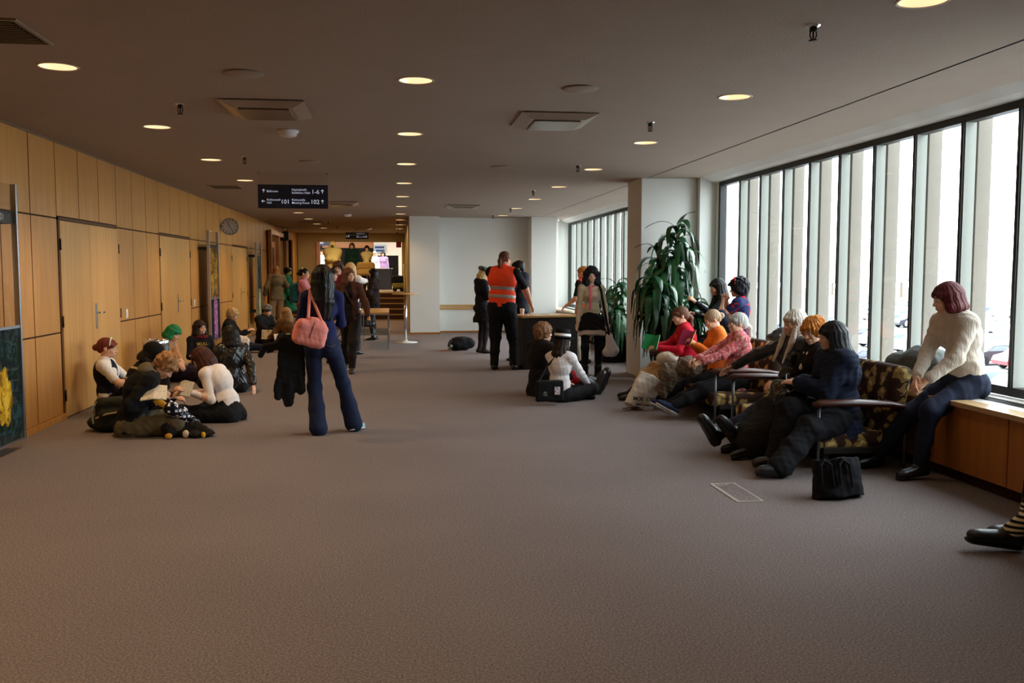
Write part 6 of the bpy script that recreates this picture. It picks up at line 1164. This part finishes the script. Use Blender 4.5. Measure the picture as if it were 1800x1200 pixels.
# curly girl's white bag
G = CURLY; c = V(atY(1073, 608, 13.05)); o = item('shoulder_bag', 'cream white slouchy shoulder bag on the hip of the curly-haired girl', 'bag', [rc((c[0] - 0.03, 13.0, c[2] + 0.14), (c[0], 13.0, c[2] - 0.06), 0.05, 0.10, V(0, 1, 0), 0.55), rc((c[0] - 0.06, 13.0, c[2] - 0.08), (c[0] + 0.06, 13.0, c[2] - 0.05), 0.07, 0.06, V(0, 1, 0), 0.6)], cloth('#d8cfcc', var=0.05), k=0.04, rough=0.01)
s0 = G.world(G.SH[0] * 0.7 + G.N * 0.3) + V(0, -0.02, 0.05); sub(o, 'black_strap', loop([s0 + V(0, 0.03, 0.01), s0 + V(0.01, -0.10, -0.08), V(s0[0] + 0.05, 13.02, 1.02), V(c[0] - 0.04, 12.98, c[2] + 0.18)], 0.018), BLK); sub(o, 'white_strap', loop([V(c[0] - 0.08, 13.0, c[2] + 0.28), V(c[0] + 0.02, 12.98, c[2] + 0.1)], 0.016), cloth('#d8cfcc', var=0.05))
o = item('jacket', 'black jacket hanging from the arm of the curly-haired girl, beside her white bag', 'jacket', [rc((c[0] + 0.0, 13.25, 0.92), (c[0] - 0.02, 13.28, 0.50), 0.06, 0.09, V(0, 1, 0), 0.6)], BLK, h=0.012, k=0.03, rough=0.012)
# right side
o = item('carrier_bag', 'white paper carrier bag with black lettering leaning by the far sofa', 'bag', [cone((2.74, 10.14, 0.0), (2.92, 10.22, 0.36), 0.20, 0.17, V(0.35, -1, 0), 0.42)], cloth('#ded4c6', var=0.03), k=0, h=0.01, rough=0.012, rs=4)
for v_, s_, sz in ((703, 'MOE  OST', 0.062), (712, 'NEW  LONDON', 0.03)): 
    q = atY(1113 if sz > .05 else 1118, v_, 10.03); text('lettering', s_, sz, mat('#3a3430', 0.7), o, tuple(q), (pi / 2 - 0.2, 0.12, 0.18), 'LEFT', 0.004)
sub(o, 'black_band', [box_at((2.66, 10.06, 0.035), 0.2, (0.12, 0.006, 0.006), 0.003)], BLK, k=0)
o = item('fur_coat', 'grey-brown fur coat bundled on the laps between the pink and orange women', 'coat', [el((3.22, 9.75, 0.52), (0.13, 0.16, 0.11)), el((3.05, 9.85, 0.46), (0.14, 0.15, 0.11)), el((3.28, 10.0, 0.52), (0.13, 0.14, 0.10)), rc((3.02, 9.80, 0.42), (2.95, 9.85, 0.26), 0.10, 0.08)], noisy('#77695a', 0.95, 0.5, 16, 0.8, 80, name='fur', bdist=0.02), h=0.010, k=0.04, rough=0.022, rs=9)
o = item('handbag', 'small black handbag on the forearm of the grey-haired woman', 'bag', [bx((3.42, 9.40, 0.66), (0.07, 0.03, 0.035), rotm(0.3), 0.02)], LEATH, k=0, rough=0.004); sub(o, 'clasp', [el((3.42, 9.368, 0.67), (0.012, 0.006, 0.01))], M_chrome)
o = item('white_purse', 'cream fabric bag with dark dots on the lap of the crimson woman', 'bag', [el((3.30, 10.85, 0.52), (0.14, 0.12, 0.09))], cloth('#d8ccb8'), k=0, rough=0.01); sub(o, 'dotted_scarf', [el((3.36, 10.74, 0.50), (0.09, 0.06, 0.05))], pattern('cells', ['#d8d0c8', '#1c1418'], 50, width=0.3), rough=0.008)
o = item('studded_bag', 'black studded handbag on the laps in the middle of the near sofa', 'bag', [bx((3.33, 7.42, 0.55), (0.13, 0.12, 0.10), rotm(0.2, 0, 0.1), 0.05), el((3.25, 7.30, 0.50), (0.10, 0.08, 0.09))], pattern('cells', ['#d8cdb0', '#141214', '#141214'], 34, 0.35, width=0.5), k=0.03, rough=0.006); sub(o, 'handle', loop([V(3.26, 7.32, 0.63), V(3.28, 7.38, 0.70), V(3.34, 7.46, 0.70), V(3.38, 7.5, 0.64)], 0.009), LEATH)
o = item('tote_bag', 'soft black tote bag standing on the carpet in front of the near sofa armrest', 'bag', [cone((3.06, 5.98, 0.0), (3.05, 6.0, 0.27), 0.20, 0.165, V(0.1, -1, 0), 0.48)], cloth('#15151b'), k=0, h=0.009, rough=0.012, rs=4)
for dy in (-0.085, 0.05): sub(o, 'handle', loop([V(2.98 + dy, 5.885, 0.12), V(2.97 + dy, 5.895, 0.25), V(3.0 + dy, 5.91, 0.285), V(3.05 + dy, 5.905, 0.25), V(3.07 + dy, 5.89, 0.10)], 0.010), cloth('#101014'), k=0.008)
c = V(atY(1608, 640, 7.15)); o = item('backpack', 'grey rucksack on the window counter between the sofa back and the redhead', 'backpack', [el((4.38, 7.12, 0.79), (0.19, 0.26, 0.175)), el((4.32, 7.34, 0.76), (0.16, 0.16, 0.14)), bx((4.38, 7.12, 0.71), (0.17, 0.22, 0.095), None, 0.05)], noisy('#4a4c4a', 0.6, 0.15, 8, 0.3, 90), k=0.03, rough=0.010)
sub(o, 'strap', loop([V(4.25, 7.34, 0.86), V(4.2, 7.40, 0.78), V(4.19, 7.40, 0.66), V(4.24, 7.36, 0.63)], 0.010), BLK); sub(o, 'grab_loop', loop([V(4.33, 7.2, 0.90), V(4.32, 7.15, 0.925), V(4.35, 7.08, 0.905)], 0.008), BLK)
o = item('duffel_bag', 'black bag with a red base standing on the window counter left of the white hair', 'bag', [bx((4.36, 9.95, 0.75), (0.13, 0.17, 0.12), None, 0.06), el((4.36, 9.95, 0.87), (0.10, 0.10, 0.07))], LEATH, k=0.03, rough=0.014); sub(o, 'red_base', [bx((4.35, 9.95, 0.652), (0.145, 0.18, 0.032), None, 0.02)], cloth('#a0141c')); sub(o, 'clear_packet', [el((4.30, 9.74, 0.80), (0.05, 0.05, 0.07))], mat('#c8c8d0', 0.2))
# things carried down the hall
c = SMILE.world(SMILE.grip[1]) + V(0.04, 0, -0.16); c[1] = 0; o = tag(part('printed_tote', pattern('blotch', ['#e0d8cc', '#2a2624', '#c8bca8', '#5a5048'], 14), None, lambda b: b.box((c[0] - 0.12, 14.50, c[2] - 0.16), (c[0] + 0.12, 14.58, c[2] + 0.08), 0.01)), 'black and white printed tote hanging from the hand of the smiling woman', 'bag'); sub(o, 'handle', loop([V(c[0] - 0.06, 14.54, c[2] + 0.07), V(c[0] - 0.03, 14.54, c[2] + 0.16), V(c[0] + 0.03, 14.54, c[2] + 0.16), V(c[0] + 0.06, 14.54, c[2] + 0.07)], 0.009), BLK)
c = V(atY(642, 558, 20.9)); o = item('handbag', 'large black handbag carried by the girl in the fluffy jacket by the low table', 'bag', [bx((c[0], 20.95, c[2] - 0.02), (0.22, 0.09, 0.20), None, 0.08)], LEATH, h=0.016, k=0, rough=0.01); sub(o, 'handle', loop([V(c[0] - 0.08, 20.93, c[2] + 0.15), V(c[0] - 0.02, 20.95, c[2] + 0.42), V(c[0] + 0.1, 20.95, c[2] + 0.15)], 0.016), LEATH, h=0.014)
G = PINKW; q = G.world(G.CH + V(0, -0.19, -0.08)); o = item('backpack', 'teal backpack on the back of the pink-shirted woman', 'backpack', [bx(q, (0.09, 0.15, 0.20), rotm(0.1), 0.07)], cloth('#1c5058'), h=0.015, k=0, rough=0.01); sub(o, 'strap', loop([q + V(0.02, 0, 0.17), G.world(G.SH[1] * 0.7 + G.N * 0.3) + V(0, 0, 0.05), G.world(G.CH + V(0.1, 0.12, -0.02))], 0.02), cloth('#1c5058'), h=0.014)
c = V(atY(643, 470, 32.8)); o = item('satchel', 'big tan satchel held before the cream-bloused person at the top of the stairs', 'bag', [bx((c[0], 32.85, c[2] - 0.05), (0.33, 0.08, 0.25), None, 0.12)], cloth('#b08a4a'), h=0.02, k=0); sub(o, 'flap', [bx((c[0], 32.77, c[2] + 0.06), (0.30, 0.015, 0.10), None, 0.01)], cloth('#9a7438'), h=0.014)
q = SMILE.world(SMILE.grip[0]); tag(blob('camera_case', [bx(q + V(0.0, -0.02, -0.04), (0.05, 0.035, 0.045), rotm(0.3), 0.015)], mat('#1a1614', 0.4), None, h=0.006, k=0), 'small dark case in the hand of the smiling woman', 'case')
q = EATER.world(EATER.grip[0]); tag(blob('bread_roll', [el(q + V(0, 0, 0.02), (0.04, 0.03, 0.03))], mat('#c89a5c', 0.7), None, h=0.005, k=0), 'bread roll in the raised hand of the black-bobbed person by the window', 'food')
# luggage trolley upstairs
x = at(701, 33.6); t = empty('luggage_trolley', (x, 33.0, 0.85), 0, 'black and olive loaded trolley on the upper landing beside the yellow pillar', 'trolley')
blob('black_bag', [bx((0, 0, 0.42), (0.24, 0.2, 0.14), None, 0.08)], BLK, t, h=0.02, k=0, rough=0.02); blob('olive_bag', [bx((0.02, 0, 0.22), (0.22, 0.2, 0.10), None, 0.06)], cloth('#8a8040'), t, h=0.02, k=0, rough=0.02)
part('trolley_frame', M_black, t, lambda b: (b.tube([(-0.24, 0.15, 0.08), (-0.28, 0.2, 0.9)], 0.015, 8), b.box((-0.24, -0.18, 0.08), (0.24, 0.18, 0.11)), b.lathe([(0.03, -0.16), (0.08, -0.15), (0.08, -0.12), (0.03, -0.11)], (-0.12, 0, 0.08), 16, axis=1), b.lathe([(0.03, -0.16), (0.08, -0.15), (0.08, -0.12), (0.03, -0.11)], (0.12, 0, 0.08), 16, axis=1)))
